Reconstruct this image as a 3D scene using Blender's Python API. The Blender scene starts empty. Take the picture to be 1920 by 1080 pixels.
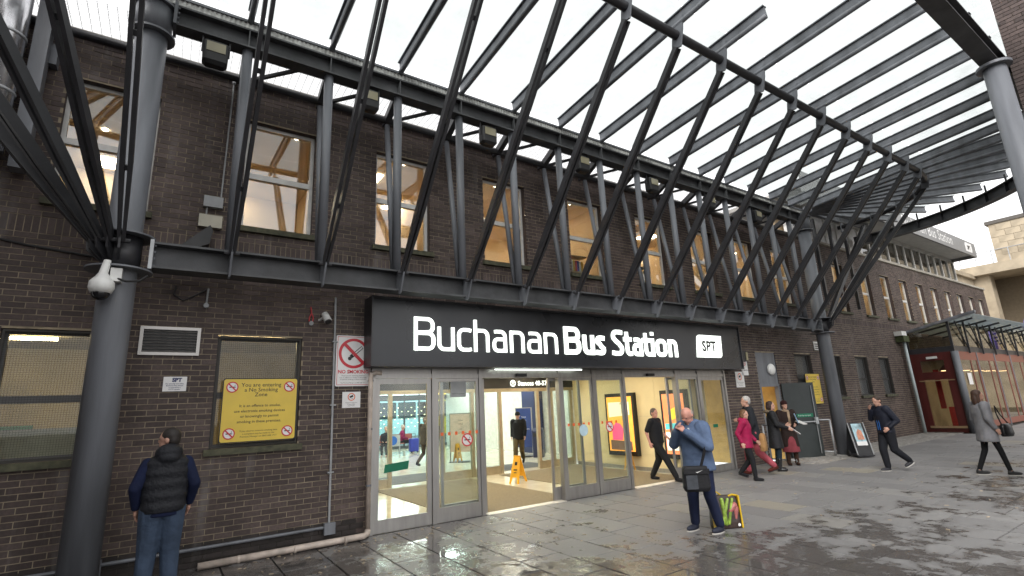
import bpy, math, random
from mathutils import Vector, Matrix, Euler
R_ = math.radians
random.seed(7)
sc = bpy.context.scene
COL = sc.collection

# ---------------------------------------------------------------- camera
cam = bpy.data.cameras.new('camera'); camo = bpy.data.objects.new('camera', cam); COL.objects.link(camo)
CAM = Vector((0, -8.4, 1.85))
rt = Vector((0.83038, -0.55550, -0.04354)); dn = Vector((0.09233, 0.21423, -0.97241)); fw = Vector((0.54950, 0.80345, 0.22918))
M = Matrix((rt, -dn, -fw)).transposed().to_4x4(); M.translation = CAM
camo.matrix_world = M
cam.sensor_width = 36; cam.lens = 951.24 / 1920 * 36; cam.clip_start = 0.05; cam.clip_end = 2000
sc.camera = camo
# ---------------------------------------------------------------- sky, sun, exposure
SUN_EL, SUN_AZ = R_(38), R_(233)
w = bpy.data.worlds.new('World'); sc.world = w; w.use_nodes = True
nt = w.node_tree; nt.nodes.clear()
sky = nt.nodes.new('ShaderNodeTexSky'); sky.sky_type = 'NISHITA'; sky.sun_disc = False
sky.sun_elevation = SUN_EL; sky.sun_rotation = SUN_AZ; sky.dust_density = 6; sky.air_density = 1.0
hs = nt.nodes.new('ShaderNodeHueSaturation'); hs.inputs['Saturation'].default_value = 0.05
mx = nt.nodes.new('ShaderNodeMix'); mx.data_type = 'RGBA'; mx.inputs[0].default_value = 0.75
cl = nt.nodes.new('ShaderNodeRGB'); cl.outputs[0].default_value = (10.0, 10.0, 10.05, 1)     # the even cloud layer
bg = nt.nodes.new('ShaderNodeBackground'); bg.inputs['Strength'].default_value = 0.15
wo = nt.nodes.new('ShaderNodeOutputWorld')
nt.links.new(sky.outputs[0], hs.inputs['Color']); nt.links.new(hs.outputs[0], mx.inputs[6]); nt.links.new(cl.outputs[0], mx.inputs[7])
nt.links.new(mx.outputs[2], bg.inputs['Color']); nt.links.new(bg.outputs[0], wo.inputs['Surface'])
sl = bpy.data.lights.new('sun', 'SUN'); sl.energy = 1.5; sl.angle = R_(28); sl.color = (1, .97, .93)
so = bpy.data.objects.new('sun', sl); COL.objects.link(so)
so.rotation_euler = Vector((-math.sin(SUN_AZ) * math.cos(SUN_EL), -math.cos(SUN_AZ) * math.cos(SUN_EL), -math.sin(SUN_EL))).to_track_quat('-Z', 'Y').to_euler()
sc.view_settings.view_transform = 'Standard'; sc.view_settings.look = 'None'
sc.view_settings.exposure = 0.6; sc.view_settings.gamma = 1.0; sc.view_settings.use_curve_mapping = False
sc.render.engine = 'CYCLES'
sc.cycles.use_denoising = True; sc.cycles.max_bounces = 8; sc.cycles.transparent_max_bounces = 24
sc.cycles.caustics_reflective = False; sc.cycles.caustics_refractive = False
sc.cycles.sample_clamp_indirect = 6

# ---------------------------------------------------------------- materials
MATS = {}
def mat(name, col, rough=.6, metal=0, var=.12, scale=6, bump=0, bscale=60, spec=.5, emit=0, ecol=None, streak=False, bdist=.01):
    if name in MATS: return MATS[name]
    m = bpy.data.materials.new(name); m.use_nodes = True; n = m.node_tree.nodes; L = m.node_tree.links
    b = n['Principled BSDF']; b.inputs['Roughness'].default_value = rough; b.inputs['Metallic'].default_value = metal
    b.inputs['Specular IOR Level'].default_value = spec
    c4 = (*col, 1)
    if var or bump:
        tc = n.new('ShaderNodeTexCoord')
        src = tc.outputs['Object']
        if streak:
            mp = n.new('ShaderNodeMapping'); mp.inputs['Scale'].default_value = (1, 1, .12); L.new(src, mp.inputs[0]); src = mp.outputs[0]
    if var:
        nz = n.new('ShaderNodeTexNoise'); nz.inputs['Scale'].default_value = scale; nz.inputs['Detail'].default_value = 5
        L.new(src, nz.inputs['Vector'])
        cr = n.new('ShaderNodeValToRGB')
        cr.color_ramp.elements[0].position = .3; cr.color_ramp.elements[1].position = .72
        cr.color_ramp.elements[0].color = (*[max(0, c * (1 - var)) for c in col], 1)
        cr.color_ramp.elements[1].color = (*[min(1, c * (1 + var)) for c in col], 1)
        L.new(nz.outputs['Fac'], cr.inputs[0]); L.new(cr.outputs[0], b.inputs['Base Color'])
        mr = n.new('ShaderNodeMapRange'); mr.inputs['To Min'].default_value = max(0, rough - .12); mr.inputs['To Max'].default_value = min(1, rough + .12)
        L.new(nz.outputs['Fac'], mr.inputs['Value']); L.new(mr.outputs[0], b.inputs['Roughness'])
    else: b.inputs['Base Color'].default_value = c4
    if bump:
        n2 = n.new('ShaderNodeTexNoise'); n2.inputs['Scale'].default_value = bscale; n2.inputs['Detail'].default_value = 4
        bp = n.new('ShaderNodeBump'); bp.inputs['Strength'].default_value = bump; bp.inputs['Distance'].default_value = bdist
        L.new(src, n2.inputs['Vector']); L.new(n2.outputs['Fac'], bp.inputs['Height']); L.new(bp.outputs[0], b.inputs['Normal'])
    if emit:
        b.inputs['Emission Color'].default_value = (*(ecol or col), 1); b.inputs['Emission Strength'].default_value = emit
    MATS[name] = m; return m
def glass(name, tint=(.93, .96, .95), refl=1.0, diff=0.0, dcol=(.8, .85, .85), ior=1.5):
    if name in MATS: return MATS[name]
    m = bpy.data.materials.new(name); m.use_nodes = True; n = m.node_tree.nodes; L = m.node_tree.links
    n.remove(n['Principled BSDF']); out = n['Material Output']
    t = n.new('ShaderNodeBsdfTransparent'); t.inputs[0].default_value = (*tint, 1)
    g = n.new('ShaderNodeBsdfGlossy'); g.inputs['Roughness'].default_value = .02; g.inputs[0].default_value = (.95, .97, 1, 1)
    lw = n.new('ShaderNodeLayerWeight'); lw.inputs['Blend'].default_value = .5      # Schlick reflectance, same on both faces of a pane
    pw = n.new('ShaderNodeMath'); pw.operation = 'POWER'; pw.inputs[1].default_value = 4.5; L.new(lw.outputs['Facing'], pw.inputs[0])
    ml = n.new('ShaderNodeMath'); ml.operation = 'MULTIPLY_ADD'; ml.inputs[1].default_value = .8 * min(1, refl); ml.inputs[2].default_value = .04 * refl; L.new(pw.outputs[0], ml.inputs[0])
    a = n.new('ShaderNodeMixShader'); L.new(ml.outputs[0], a.inputs[0])
    if diff:
        d = n.new('ShaderNodeBsdfDiffuse'); d.inputs[0].default_value = (*dcol, 1)
        tl = n.new('ShaderNodeBsdfTranslucent'); tl.inputs[0].default_value = (*dcol, 1)
        h = n.new('ShaderNodeMixShader'); h.inputs[0].default_value = .5; L.new(d.outputs[0], h.inputs[1]); L.new(tl.outputs[0], h.inputs[2])
        x = n.new('ShaderNodeMixShader'); x.inputs[0].default_value = diff; L.new(t.outputs[0], x.inputs[1]); L.new(h.outputs[0], x.inputs[2])
        if name == 'roof_glass':          # grime lying on the roof panes
            ge = n.new('ShaderNodeNewGeometry'); nz = n.new('ShaderNodeTexNoise'); nz.inputs['Scale'].default_value = 1.6; nz.inputs['Detail'].default_value = 8; nz.inputs['Roughness'].default_value = .7
            mr = n.new('ShaderNodeMapRange'); mr.inputs['From Min'].default_value = .42; mr.inputs['From Max'].default_value = .75; mr.inputs['To Min'].default_value = diff; mr.inputs['To Max'].default_value = .2
            L.new(ge.outputs['Position'], nz.inputs['Vector']); L.new(nz.outputs['Fac'], mr.inputs['Value']); L.new(mr.outputs[0], x.inputs[0])
        L.new(x.outputs[0], a.inputs[1])
    else: L.new(t.outputs[0], a.inputs[1])
    L.new(g.outputs[0], a.inputs[2]); L.new(a.outputs[0], out.inputs[0]); MATS[name] = m; return m

def brick_mat(name, c0, c1, c2):
    m = bpy.data.materials.new(name); m.use_nodes = True; n = m.node_tree.nodes; L = m.node_tree.links
    b = n['Principled BSDF']; b.inputs['Specular IOR Level'].default_value = .35
    at = n.new('ShaderNodeAttribute'); at.attribute_name = 'tint'
    oi = n.new('ShaderNodeObjectInfo'); ad = n.new('ShaderNodeMath'); ad.operation = 'ADD'; fr = n.new('ShaderNodeMath'); fr.operation = 'FRACT'
    L.new(at.outputs['Fac'], ad.inputs[0]); L.new(oi.outputs['Random'], ad.inputs[1]); L.new(ad.outputs[0], fr.inputs[0])
    cr = n.new('ShaderNodeValToRGB'); e = cr.color_ramp.elements
    e[0].color = (*c0, 1); e[1].color = (*c2, 1); k = e.new(.5); k.color = (*c1, 1)
    L.new(fr.outputs[0], cr.inputs[0])
    ge = n.new('ShaderNodeNewGeometry')
    nz = n.new('ShaderNodeTexNoise'); nz.inputs['Scale'].default_value = 28; nz.inputs['Detail'].default_value = 6; L.new(ge.outputs['Position'], nz.inputs['Vector'])
    mr = n.new('ShaderNodeMapRange'); mr.inputs['From Min'].default_value = .3; mr.inputs['From Max'].default_value = .7; mr.inputs['To Min'].default_value = .72; mr.inputs['To Max'].default_value = 1.25; L.new(nz.outputs['Fac'], mr.inputs['Value'])
    mu = n.new('ShaderNodeMix'); mu.data_type = 'RGBA'; mu.blend_type = 'MULTIPLY'; mu.inputs[0].default_value = 1
    n5 = n.new('ShaderNodeTexNoise'); n5.inputs['Scale'].default_value = .7; n5.inputs['Detail'].default_value = 6; n5.inputs['Roughness'].default_value = .65; L.new(ge.outputs['Position'], n5.inputs['Vector'])
    m5 = n.new('ShaderNodeMapRange'); m5.inputs['From Min'].default_value = .3; m5.inputs['From Max'].default_value = .7; m5.inputs['To Min'].default_value = .6; m5.inputs['To Max'].default_value = 1.3; L.new(n5.outputs['Fac'], m5.inputs['Value'])
    x5 = n.new('ShaderNodeMath'); x5.operation = 'MULTIPLY'; L.new(mr.outputs[0], x5.inputs[0]); L.new(m5.outputs[0], x5.inputs[1])
    L.new(cr.outputs[0], mu.inputs[6]); L.new(x5.outputs[0], mu.inputs[7])
    # pale lime bloom running down the wall in streaks
    mp = n.new('ShaderNodeMapping'); mp.inputs['Scale'].default_value = (2.2, 1, .28); L.new(ge.outputs['Position'], mp.inputs[0])
    n3 = n.new('ShaderNodeTexNoise'); n3.inputs['Scale'].default_value = 1.3; n3.inputs['Detail'].default_value = 7; n3.inputs['Roughness'].default_value = .65; L.new(mp.outputs[0], n3.inputs['Vector'])
    m3 = n.new('ShaderNodeMapRange'); m3.inputs['From Min'].default_value = .57; m3.inputs['From Max'].default_value = .8; m3.inputs['To Max'].default_value = .6; L.new(n3.outputs['Fac'], m3.inputs['Value'])
    bl = n.new('ShaderNodeMix'); bl.data_type = 'RGBA'; bl.inputs[7].default_value = (.26, .245, .235, 1)
    L.new(m3.outputs[0], bl.inputs[0]); L.new(mu.outputs[2], bl.inputs[6]); L.new(bl.outputs[2], b.inputs['Base Color'])
    r2 = n.new('ShaderNodeMapRange'); r2.inputs['To Min'].default_value = .5; r2.inputs['To Max'].default_value = .85; L.new(nz.outputs['Fac'], r2.inputs['Value']); L.new(r2.outputs[0], b.inputs['Roughness'])
    bp = n.new('ShaderNodeBump'); bp.inputs['Strength'].default_value = .5; bp.inputs['Distance'].default_value = .004
    n4 = n.new('ShaderNodeTexNoise'); n4.inputs['Scale'].default_value = 140; n4.inputs['Detail'].default_value = 3; L.new(ge.outputs['Position'], n4.inputs['Vector'])
    L.new(n4.outputs['Fac'], bp.inputs['Height']); L.new(bp.outputs[0], b.inputs['Normal'])
    MATS[name] = m; return m

def paving_mat():
    m = bpy.data.materials.new('wet_paving'); m.use_nodes = True; n = m.node_tree.nodes; L = m.node_tree.links
    b = n['Principled BSDF']; b.inputs['Specular IOR Level'].default_value = .5
    ge = n.new('ShaderNodeNewGeometry'); P = ge.outputs['Position']
    at = n.new('ShaderNodeAttribute'); at.attribute_name = 'tint'
    oi = n.new('ShaderNodeObjectInfo'); ad = n.new('ShaderNodeMath'); ad.operation = 'ADD'; fr = n.new('ShaderNodeMath'); fr.operation = 'FRACT'
    L.new(at.outputs['Fac'], ad.inputs[0]); L.new(oi.outputs['Random'], ad.inputs[1]); L.new(ad.outputs[0], fr.inputs[0])
    cr = n.new('ShaderNodeValToRGB'); e = cr.color_ramp.elements
    e[0].color = (.185, .18, .18, 1); e[1].color = (.27, .245, .2, 1); e[1].position = 1
    for p, c in ((.5, (.205, .2, .2)), (.94, (.228, .222, .22)), (.965, (.26, .238, .2))):
        k = e.new(p); k.color = (*c, 1)
    L.new(fr.outputs[0], cr.inputs[0])
    def noise(sc_, det=5, rough=.5, src=P, stretch=None):
        if stretch:
            mp = n.new('ShaderNodeMapping'); mp.inputs['Scale'].default_value = stretch; L.new(src, mp.inputs[0]); src = mp.outputs[0]
        x = n.new('ShaderNodeTexNoise'); x.inputs['Scale'].default_value = sc_; x.inputs['Detail'].default_value = det; x.inputs['Roughness'].default_value = rough
        L.new(src, x.inputs['Vector']); return x.outputs['Fac']
    def mth(op, a, bb):
        x = n.new('ShaderNodeMath'); x.operation = op
        for i, v in enumerate((a, bb)):
            if isinstance(v, (int, float)): x.inputs[i].default_value = v
            else: L.new(v, x.inputs[i])
        return x.outputs[0]
    def rng(v, a, bb, c, d, smooth=True):
        x = n.new('ShaderNodeMapRange'); x.interpolation_type = 'SMOOTHSTEP' if smooth else 'LINEAR'
        L.new(v, x.inputs['Value'])
        for nm, q in (('From Min', a), ('From Max', bb), ('To Min', c), ('To Max', d)): x.inputs[nm].default_value = q
        return x.outputs[0]
    grain = noise(75, 4)
    mu = n.new('ShaderNodeMix'); mu.data_type = 'RGBA'; mu.blend_type = 'MULTIPLY'; mu.inputs[0].default_value = 1
    L.new(cr.outputs[0], mu.inputs[6]); L.new(rng(grain, .3, .7, .75, 1.2, False), mu.inputs[7])
    sp = n.new('ShaderNodeSeparateXYZ'); L.new(P, sp.inputs[0])
    # where rain lies: towards the left of the doors, in hollows further out; drier along the walked band
    big = noise(.42, 2)
    mid = noise(1.7, 6, .62, stretch=(1, 1.25, 1))
    sm = noise(6.5, 5, .6, stretch=(1.2, .8, 1))
    left = rng(sp.outputs[0], 2.6, 8.6, .145, -.035)
    near = rng(sp.outputs[1], -5.2, -2.6, .1, -.045)
    f1 = mth('ADD', mth('ADD', mth('MULTIPLY', mid, .55), mth('MULTIPLY', sm, .3)), mth('MULTIPLY', big, .32))
    f2 = mth('ADD', f1, mth('ADD', left, near))
    wet = rng(f2, .615, .70, 0, 1)
    pud = rng(f2, .69, .79, 0, 1)
    dk = n.new('ShaderNodeMix'); dk.data_type = 'RGBA'; dk.blend_type = 'MULTIPLY'; dk.inputs[7].default_value = (.46, .435, .415, 1)
    L.new(wet, dk.inputs[0]); L.new(mu.outputs[2], dk.inputs[6])
    # gum and cigarette specks
    vo = n.new('ShaderNodeTexVoronoi'); vo.inputs['Scale'].default_value = 5.5; L.new(P, vo.inputs['Vector'])
    gm = rng(vo.outputs['Distance'], .035, .06, .55, 0)
    gx = n.new('ShaderNodeMix'); gx.data_type = 'RGBA'; gx.inputs[7].default_value = (.42, .41, .4, 1); L.new(gm, gx.inputs[0]); L.new(dk.outputs[2], gx.inputs[6])
    L.new(gx.outputs[2], b.inputs['Base Color'])
    dry = rng(grain, .3, .7, .42, .62, False)
    rm = n.new('ShaderNodeMix'); rm.data_type = 'FLOAT'; L.new(wet, rm.inputs[0]); L.new(dry, rm.inputs[2]); rm.inputs[3].default_value = .2
    rp = n.new('ShaderNodeMix'); rp.data_type = 'FLOAT'; L.new(pud, rp.inputs[0]); L.new(rm.outputs[0], rp.inputs[2]); rp.inputs[3].default_value = .045
    L.new(rp.outputs[0], b.inputs['Roughness'])
    bp = n.new('ShaderNodeBump'); bp.inputs['Distance'].default_value = .006
    L.new(rng(pud, 0, 1, .42, .0), bp.inputs['Strength'])
    L.new(mth('ADD', grain, mth('MULTIPLY', noise(9, 4), 1.5)), bp.inputs['Height']); L.new(bp.outputs[0], b.inputs['Normal'])
    MATS['wet_paving'] = m; return m

STEEL = mat('grey_steel_paint', (.15, .158, .176), .5, 0, .34, 4, .15, 90, streak=True)
BEAMP = mat('sooty_steel_paint', (.066, .068, .072), .6, 0, .45, 3, .25, 60)
STEELD = mat('dark_steel_paint', (.03, .03, .034), .42, 0, .25, 5, .1, 90)
STEELL = mat('galvanised_pale_steel', (.36, .37, .38), .4, .3, .2, 5)
PIPEW = mat('cream_plastic_pipe', (.52, .44, .38), .45, 0, .25, 9)
PLASTW = mat('white_plastic', (.72, .72, .7), .4, 0, .1, 9)
BOXG = mat('grey_plastic_box', (.34, .35, .36), .5, 0, .12, 9)
BLACK = mat('black_rubber', (.012, .012, .013), .5, 0, .1)
SIGNW = mat('white_sign_face', (.74, .73, .72), .4, 0, .05, 4)
SIGNY = mat('yellow_sign_face', (.7, .5, .06), .38, 0, .08, 3)
INK = mat('black_print', (.014, .014, .014), .5, 0, 0)
REDP = mat('red_print', (.55, .02, .035), .45, 0, 0)
NAVYP = mat('navy_print', (.012, .018, .1), .45, 0, 0)
ALU = mat('brushed_aluminium', (.36, .345, .33), .38, .75, .12, 14, streak=True)
UPVC = mat('white_window_frame', (.62, .61, .58), .4, 0, .12, 7)
SILL = mat('mossy_stone_sill', (.075, .074, .046), .85, 0, .5, 12, .4, 50)
CONC = mat('pale_concrete', (.36, .33, .28), .85, 0, .2, 3, .3, 30)
SIGNBOX = mat('charcoal_sign_panel', (.022, .024, .029), .3, 0, .3, 1.5, .06, 3)
LETTER = mat('lit_white_letter', (.95, 1, .93), .4, 0, 0, emit=1.25, ecol=(.93, 1, .93))
GLASS = glass('door_glass')
WGLASS = glass('window_glass', (.9, .92, .9), 2.6)
ROOFG = glass('roof_glass', (.79, .805, .80), .35, .05, (.6, .64, .63))
BRICK = brick_mat('brown_brick', (.055, .04, .037), (.077, .056, .051), (.104, .077, .07))
MORTAR = mat('tan_mortar', (.285, .235, .165), .9, 0, .4, 5, .3, 80)
PAVE = paving_mat()

# ---------------------------------------------------------------- mesh helpers
OFF = {}                                  # world offset already carried by a parent
def link(name, me, parent=None, m=None):
    o = bpy.data.objects.new(name, me); COL.objects.link(o)
    if parent: o.parent = parent
    if m is not None and me is not None and not me.materials: me.materials.append(m)
    return o
def tag(o, label, cat, group=None, kind=None):
    o['label'] = label; o['category'] = cat
    if group: o['group'] = group
    if kind: o['kind'] = kind
    return o
def thing(name, label, cat, loc=(0, 0, 0), rotz=0, group=None, local=False, scale=1):
    o = bpy.data.objects.new(name, None); COL.objects.link(o); o.empty_display_size = .2
    o.location = loc; o.rotation_euler = (0, 0, rotz); o.scale = (scale,) * 3
    OFF[o] = Vector((0, 0, 0)) if local else Vector(loc)
    return tag(o, label, cat, group)
class MB:
    def __init__(s): s.v = []; s.f = []; s.t = []
    def add(s, vs, fs, tint=None):
        k = len(s.v); s.v += [tuple(q) for q in vs]; s.f += [tuple(i + k for i in f) for f in fs]
        if tint is not None: s.t += [tint] * len(fs)
        return s
    def box(s, x0, x1, y0, y1, z0, z1, tint=None, skip=()):
        vs = [(x, y, z) for x in (x0, x1) for y in (y0, y1) for z in (z0, z1)]
        fs = {'l': (0, 1, 3, 2), 'r': (4, 6, 7, 5), 'f': (0, 4, 5, 1), 'b': (2, 3, 7, 6), 'd': (0, 2, 6, 4), 'u': (1, 5, 7, 3)}
        return s.add(vs, [f for k, f in fs.items() if k not in skip], tint)
    def obox(s, c, ax, ay, az):           # oriented box: centre and three half-vectors
        c, ax, ay, az = map(Vector, (c, ax, ay, az))
        vs = [c + ax * i + ay * j + az * k for i in (-1, 1) for j in (-1, 1) for k in (-1, 1)]
        return s.add(vs, [(0, 1, 3, 2), (4, 6, 7, 5), (0, 4, 5, 1), (2, 3, 7, 6), (0, 2, 6, 4), (1, 5, 7, 3)])
    def bar(s, p, q, wd, ht, up=(0, 0, 1), w2=None, h2=None):
        p, q = Vector(p), Vector(q); d = (q - p).normalized(); sd = d.cross(Vector(up))
        if sd.length < 1e-5: sd = Vector((1, 0, 0))
        sd.normalize(); u = sd.cross(d); vs = []
        for e, a, b in ((p, wd, ht), (q, w2 or wd, h2 or ht)):
            vs += [e + sd * (i * a / 2) + u * (j * b / 2) for i, j in ((-1, -1), (1, -1), (1, 1), (-1, 1))]
        return s.add(vs, [(0, 3, 2, 1), (4, 5, 6, 7)] + [(i, (i + 1) % 4, 4 + (i + 1) % 4, 4 + i) for i in range(4)])
    def tube(s, p, q, r, r2=None, n=12):
        return s.pipe([p, q], [r, r if r2 is None else r2], n)
    def pipe(s, pts, r, n=10, cap=True):
        pts = [Vector(p) for p in pts]; m = len(pts); rr = r if isinstance(r, (list, tuple)) else [r] * m
        ref = None; vs = []
        for i, p in enumerate(pts):
            d = ((pts[min(i + 1, m - 1)] - pts[max(i - 1, 0)])).normalized()
            if ref is None: ref = d.orthogonal().normalized()
            ref = (ref - d * ref.dot(d)).normalized(); b = d.cross(ref)
            vs += [p + (ref * math.cos(2 * math.pi * k / n) + b * math.sin(2 * math.pi * k / n)) * rr[i] for k in range(n)]
        fs = [(i * n + k, i * n + (k + 1) % n, (i + 1) * n + (k + 1) % n, (i + 1) * n + k) for i in range(m - 1) for k in range(n)]
        if cap: fs += [tuple(reversed(range(n))), tuple(range((m - 1) * n, m * n))]
        return s.add(vs, fs)
    def prism(s, poly, vec):              # a planar polygon of 3-D points, pushed along vec
        n = len(poly); v = Vector(vec); a = [Vector(p) for p in poly]
        return s.add(a + [p + v for p in a], [tuple(range(n)), tuple(reversed(range(n, 2 * n)))] + [(i, i + n, (i + 1) % n + n, (i + 1) % n) for i in range(n)])
    def ring(s, c, r0, r1, d, n=32, ax=('x', 'z')):    # flat annulus facing -Y, depth d
        cx, cy, cz = c; vs = []
        for k in range(n):
            a = 2 * math.pi * k / n
            for r in (r0, r1):
                vs += [(cx + r * math.cos(a), cy, cz + r * math.sin(a)), (cx + r * math.cos(a), cy - d, cz + r * math.sin(a))]
        fs = []
        for k in range(n):
            i, j = 4 * k, 4 * ((k + 1) % n)
            fs += [(i + 1, j + 1, j + 3, i + 3), (i, i + 1, i + 1, j + 1)[:0] or (i + 2, i + 3, j + 3, j + 2)]
        return s.add(vs, fs)
    def disc(s, c, r, d, n=24):
        return s.prism([(c[0] + r * math.cos(2 * math.pi * k / n), c[1], c[2] + r * math.sin(2 * math.pi * k / n)) for k in range(n)], (0, -d, 0))
    def ell(s, c, r, rot=None, n=12, m=8):
        vs = []; c = Vector(c)
        for i in range(m + 1):
            t = math.pi * i / m
            for k in range(n):
                a = 2 * math.pi * k / n
                q = Vector((r[0] * math.sin(t) * math.cos(a), r[1] * math.sin(t) * math.sin(a), r[2] * math.cos(t)))
                if rot is not None: q = rot @ q
                vs.append(c + q)
        return s.add(vs, [(i * n + k, (i + 1) * n + k, (i + 1) * n + (k + 1) % n, i * n + (k + 1) % n) for i in range(m) for k in range(n)])
    def cap(s, p, r, q, r2, n=10):        # tapered capsule
        p, q = Vector(p), Vector(q); d = q - p; L_ = d.length
        if L_ < 1e-5: return s.ell(p, (r, r, r))
        d /= L_; pts = []; rr = []
        for t in (-1, -.8, -.45, 0): pts.append(p + d * r * t); rr.append(max(.001, r * math.sqrt(max(0, 1 - t * t))))
        for t in (0, .45, .8, 1): pts.append(q + d * r2 * t); rr.append(max(.001, r2 * math.sqrt(max(0, 1 - t * t))))
        return s.pipe(pts, rr, n)
    def loft(s, rings, n=20, sq=1.0):         # rings: (z, rx, ry, cx, cy); sq<1 squares the outline
        vs = []
        for z, rx, ry, cx, cy in rings:
            for k in range(n):
                a = 2 * math.pi * k / n; ca, sa = math.cos(a), math.sin(a)
                vs.append((cx + rx * math.copysign(abs(ca) ** sq, ca), cy + ry * math.copysign(abs(sa) ** sq, sa), z))
        m = len(rings)
        fs = [(i * n + k, i * n + (k + 1) % n, (i + 1) * n + (k + 1) % n, (i + 1) * n + k) for i in range(m - 1) for k in range(n)]
        return s.add(vs, fs + [tuple(reversed(range(n))), tuple(range((m - 1) * n, m * n))])
    def build(s, name, m, parent=None, smooth=False, kind=None):
        off = Vector((0, 0, 0)); p = parent
        while p is not None:
            if p in OFF: off = OFF[p]; break
            p = p.parent
        me = bpy.data.meshes.new(name); me.from_pydata([tuple(Vector(q) - off) for q in s.v], [], s.f)
        if smooth: me.shade_smooth()
        if s.t and len(s.t) == len(s.f):
            a = me.attributes.new('tint', 'FLOAT', 'FACE'); a.data.foreach_set('value', s.t)
        me.materials.append(m); me.update()
        o = link(name, me, parent)
        if kind: o['kind'] = kind
        return o
def solo(mb, name, m, label, cat, group=None, smooth=False):
    return tag(mb.build(name, m, None, smooth), label, cat, group)
def struct(mb, name, m, smooth=False):
    o = mb.build(name, m, None, smooth); o['kind'] = 'structure'; return o
def text_mesh(lines):                     # (string, size, x, z, y, align, embolden)
    mb = MB()
    for s_, size, x, z, y, al, bold in lines:
        cu = bpy.data.curves.new('t', 'FONT'); cu.body = s_; cu.size = size; cu.align_x = al; cu.offset = bold; cu.resolution_u = 2
        to = bpy.data.objects.new('t', cu); me = bpy.data.meshes.new_from_object(to)
        mb.add([(x + v.co.x, y, z + v.co.y) for v in me.vertices], [tuple(p.vertices) for p in me.polygons])
        bpy.data.objects.remove(to); bpy.data.curves.remove(cu); bpy.data.meshes.remove(me)
    return mb
def gz(x): return max(0., (x - 9) * .01)

# ================================================================ GROUND
g = MB(); xs = [-60, 9, 30, 60, 300]
for a, b in zip(xs, xs[1:]):
    za, zb = gz(min(a, 60)) - .012, gz(min(b, 60)) - .012
    g.add([(a, -200, za), (b, -200, zb), (b, .1, zb), (a, .1, za)], [(0, 1, 2, 3)])
ground = struct(g, 'pavement', mat('joint_grit', (.012, .011, .01), .9, 0, .3, 20))
# paving slabs: continuous joints run away from the facade, cross joints are staggered
protos = {}
def slab_mesh(L_):
    if L_ not in protos:
        a, h, w_ = .004, .014, .604 / 2 - .0085; l = L_ / 2 - .0075
        m_ = MB(); top = [(-w_ + a, -l + a, h), (w_ - a, -l + a, h), (w_ - a, l - a, h), (-w_ + a, l - a, h)]
        bot = [(-w_, -l, 0), (w_, -l, 0), (w_, l, 0), (-w_, l, 0)]
        m_.add(top + bot, [(0, 1, 2, 3)] + [(i, i + 4, (i + 1) % 4 + 4, (i + 1) % 4) for i in range(4)])
        me = bpy.data.meshes.new('paving_slab'); me.from_pydata(m_.v, [], m_.f); me.materials.append(PAVE); protos[L_] = (me, m_)
    return protos[L_]
def in_view(p, mrg=.06):
    d = Vector(p) - CAM; z = d.dot(fw)
    if z < .3: return None
    u, v = 960 + 951.24 * d.dot(rt) / z, 540 + 951.24 * d.dot(dn) / z
    return (u, v, z) if -1920 * mrg < u < 1920 * (1 + mrg) and -1080 * mrg < v < 1080 * (1 + mrg) else None
slabs = []
rng_ = random.Random(3)
for i in range(-22, 62):
    x = 3.82 + .302 + .604 * i; y = -.02 if x < 14.4 else -1.25
    if x > 25.2: y = -1.75
    while y > -13:
        L_ = rng_.choice((.6, .75, .9, .9, 1.05)); 
        if x > -8: slabs.append((x, y - L_ / 2, L_))
        y -= L_
vis = []
rest = []
for s in slabs:
    q = in_view((s[0], s[1], gz(s[0])))
    (vis if q else rest).append((q[2] if q else 99, s))
vis.sort(key=lambda t: t[0]); rest += vis[290:]; vis = vis[:290]
for _, (x, y, L_) in vis:
    o = link('paving_slab', slab_mesh(L_)[0], ground); o.location = (x, y, gz(x) - .0115 + rng_.uniform(-.0015, .0015))
    o.rotation_euler = (rng_.uniform(-.003, .003), (-.01 if x > 9 else 0) + rng_.uniform(-.003, .003), 0)
mb = MB()
for _, (x, y, L_) in rest:
    pm = slab_mesh(L_)[1]; t = rng_.random()
    mb.add([(vx + x, vy + y, vz + gz(x + vx) - .0115) for vx, vy, vz in pm.v], pm.f, t)
mb.build('paving_slab_field', PAVE, ground, kind='stuff')
# small setts along the wall foot beyond the side door
mb = MB(); y = -.03
for j in range(12):
    x = 13.0 + (.05 if j % 2 else 0)
    while x < 25.4:
        if x > 14.35: mb.box(x + .004, x + .1, -.02 - j * .103 - .098, -.02 - j * .103, gz(x) - .014, gz(x) + rng_.uniform(-.002, .007), skip=('d',))
        x += .104
mb.build('granite_setts', mat('granite_sett', (.3, .285, .265), .75, 0, .35, 9, .5, 60), ground, kind='stuff')

# ================================================================ STATION BUILDING
X0, X1, ZT = -4.0, 38.5, 7.22
UPW = [-1.5, .72, 2.85, 5.12, 7.42, 9.68, 11.85, 13.9, 16.05, 18.2, 20.15, 22.4, 24.35, 26.25, 28.1, 29.95, 31.8, 33.6, 35.35, 37.0]
def upw_w(i): return 1.06 if i < 9 else .88
DOORX = [2.87, 3.97, 4.93, 6.85, 7.80, 8.74, 10.59, 11.48, 12.61]
opens = [(x, x + upw_w(i), 4.75, 6.58) for i, x in enumerate(UPW)]
LOWW = [(-1.7, -.55, 1.47, 3.05), (.57, 1.72, 1.47, 3.05)]
LOWR = [(16.42, 17.45, 1.72, 3.12), (18.5, 19.5, 1.72, 3.12), (20.6, 21.6, 1.72, 3.12), (22.6, 23.5, 1.72, 3.12)]
opens += LOWW + LOWR + [(2.84, 12.64, -.1, 2.66), (14.25, 15.3, -.1, 3.12)]
bld = thing('station_building', 'long two storey dark brown brick bus station building with rows of sash windows', 'building', (17, 0, 0))
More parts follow.
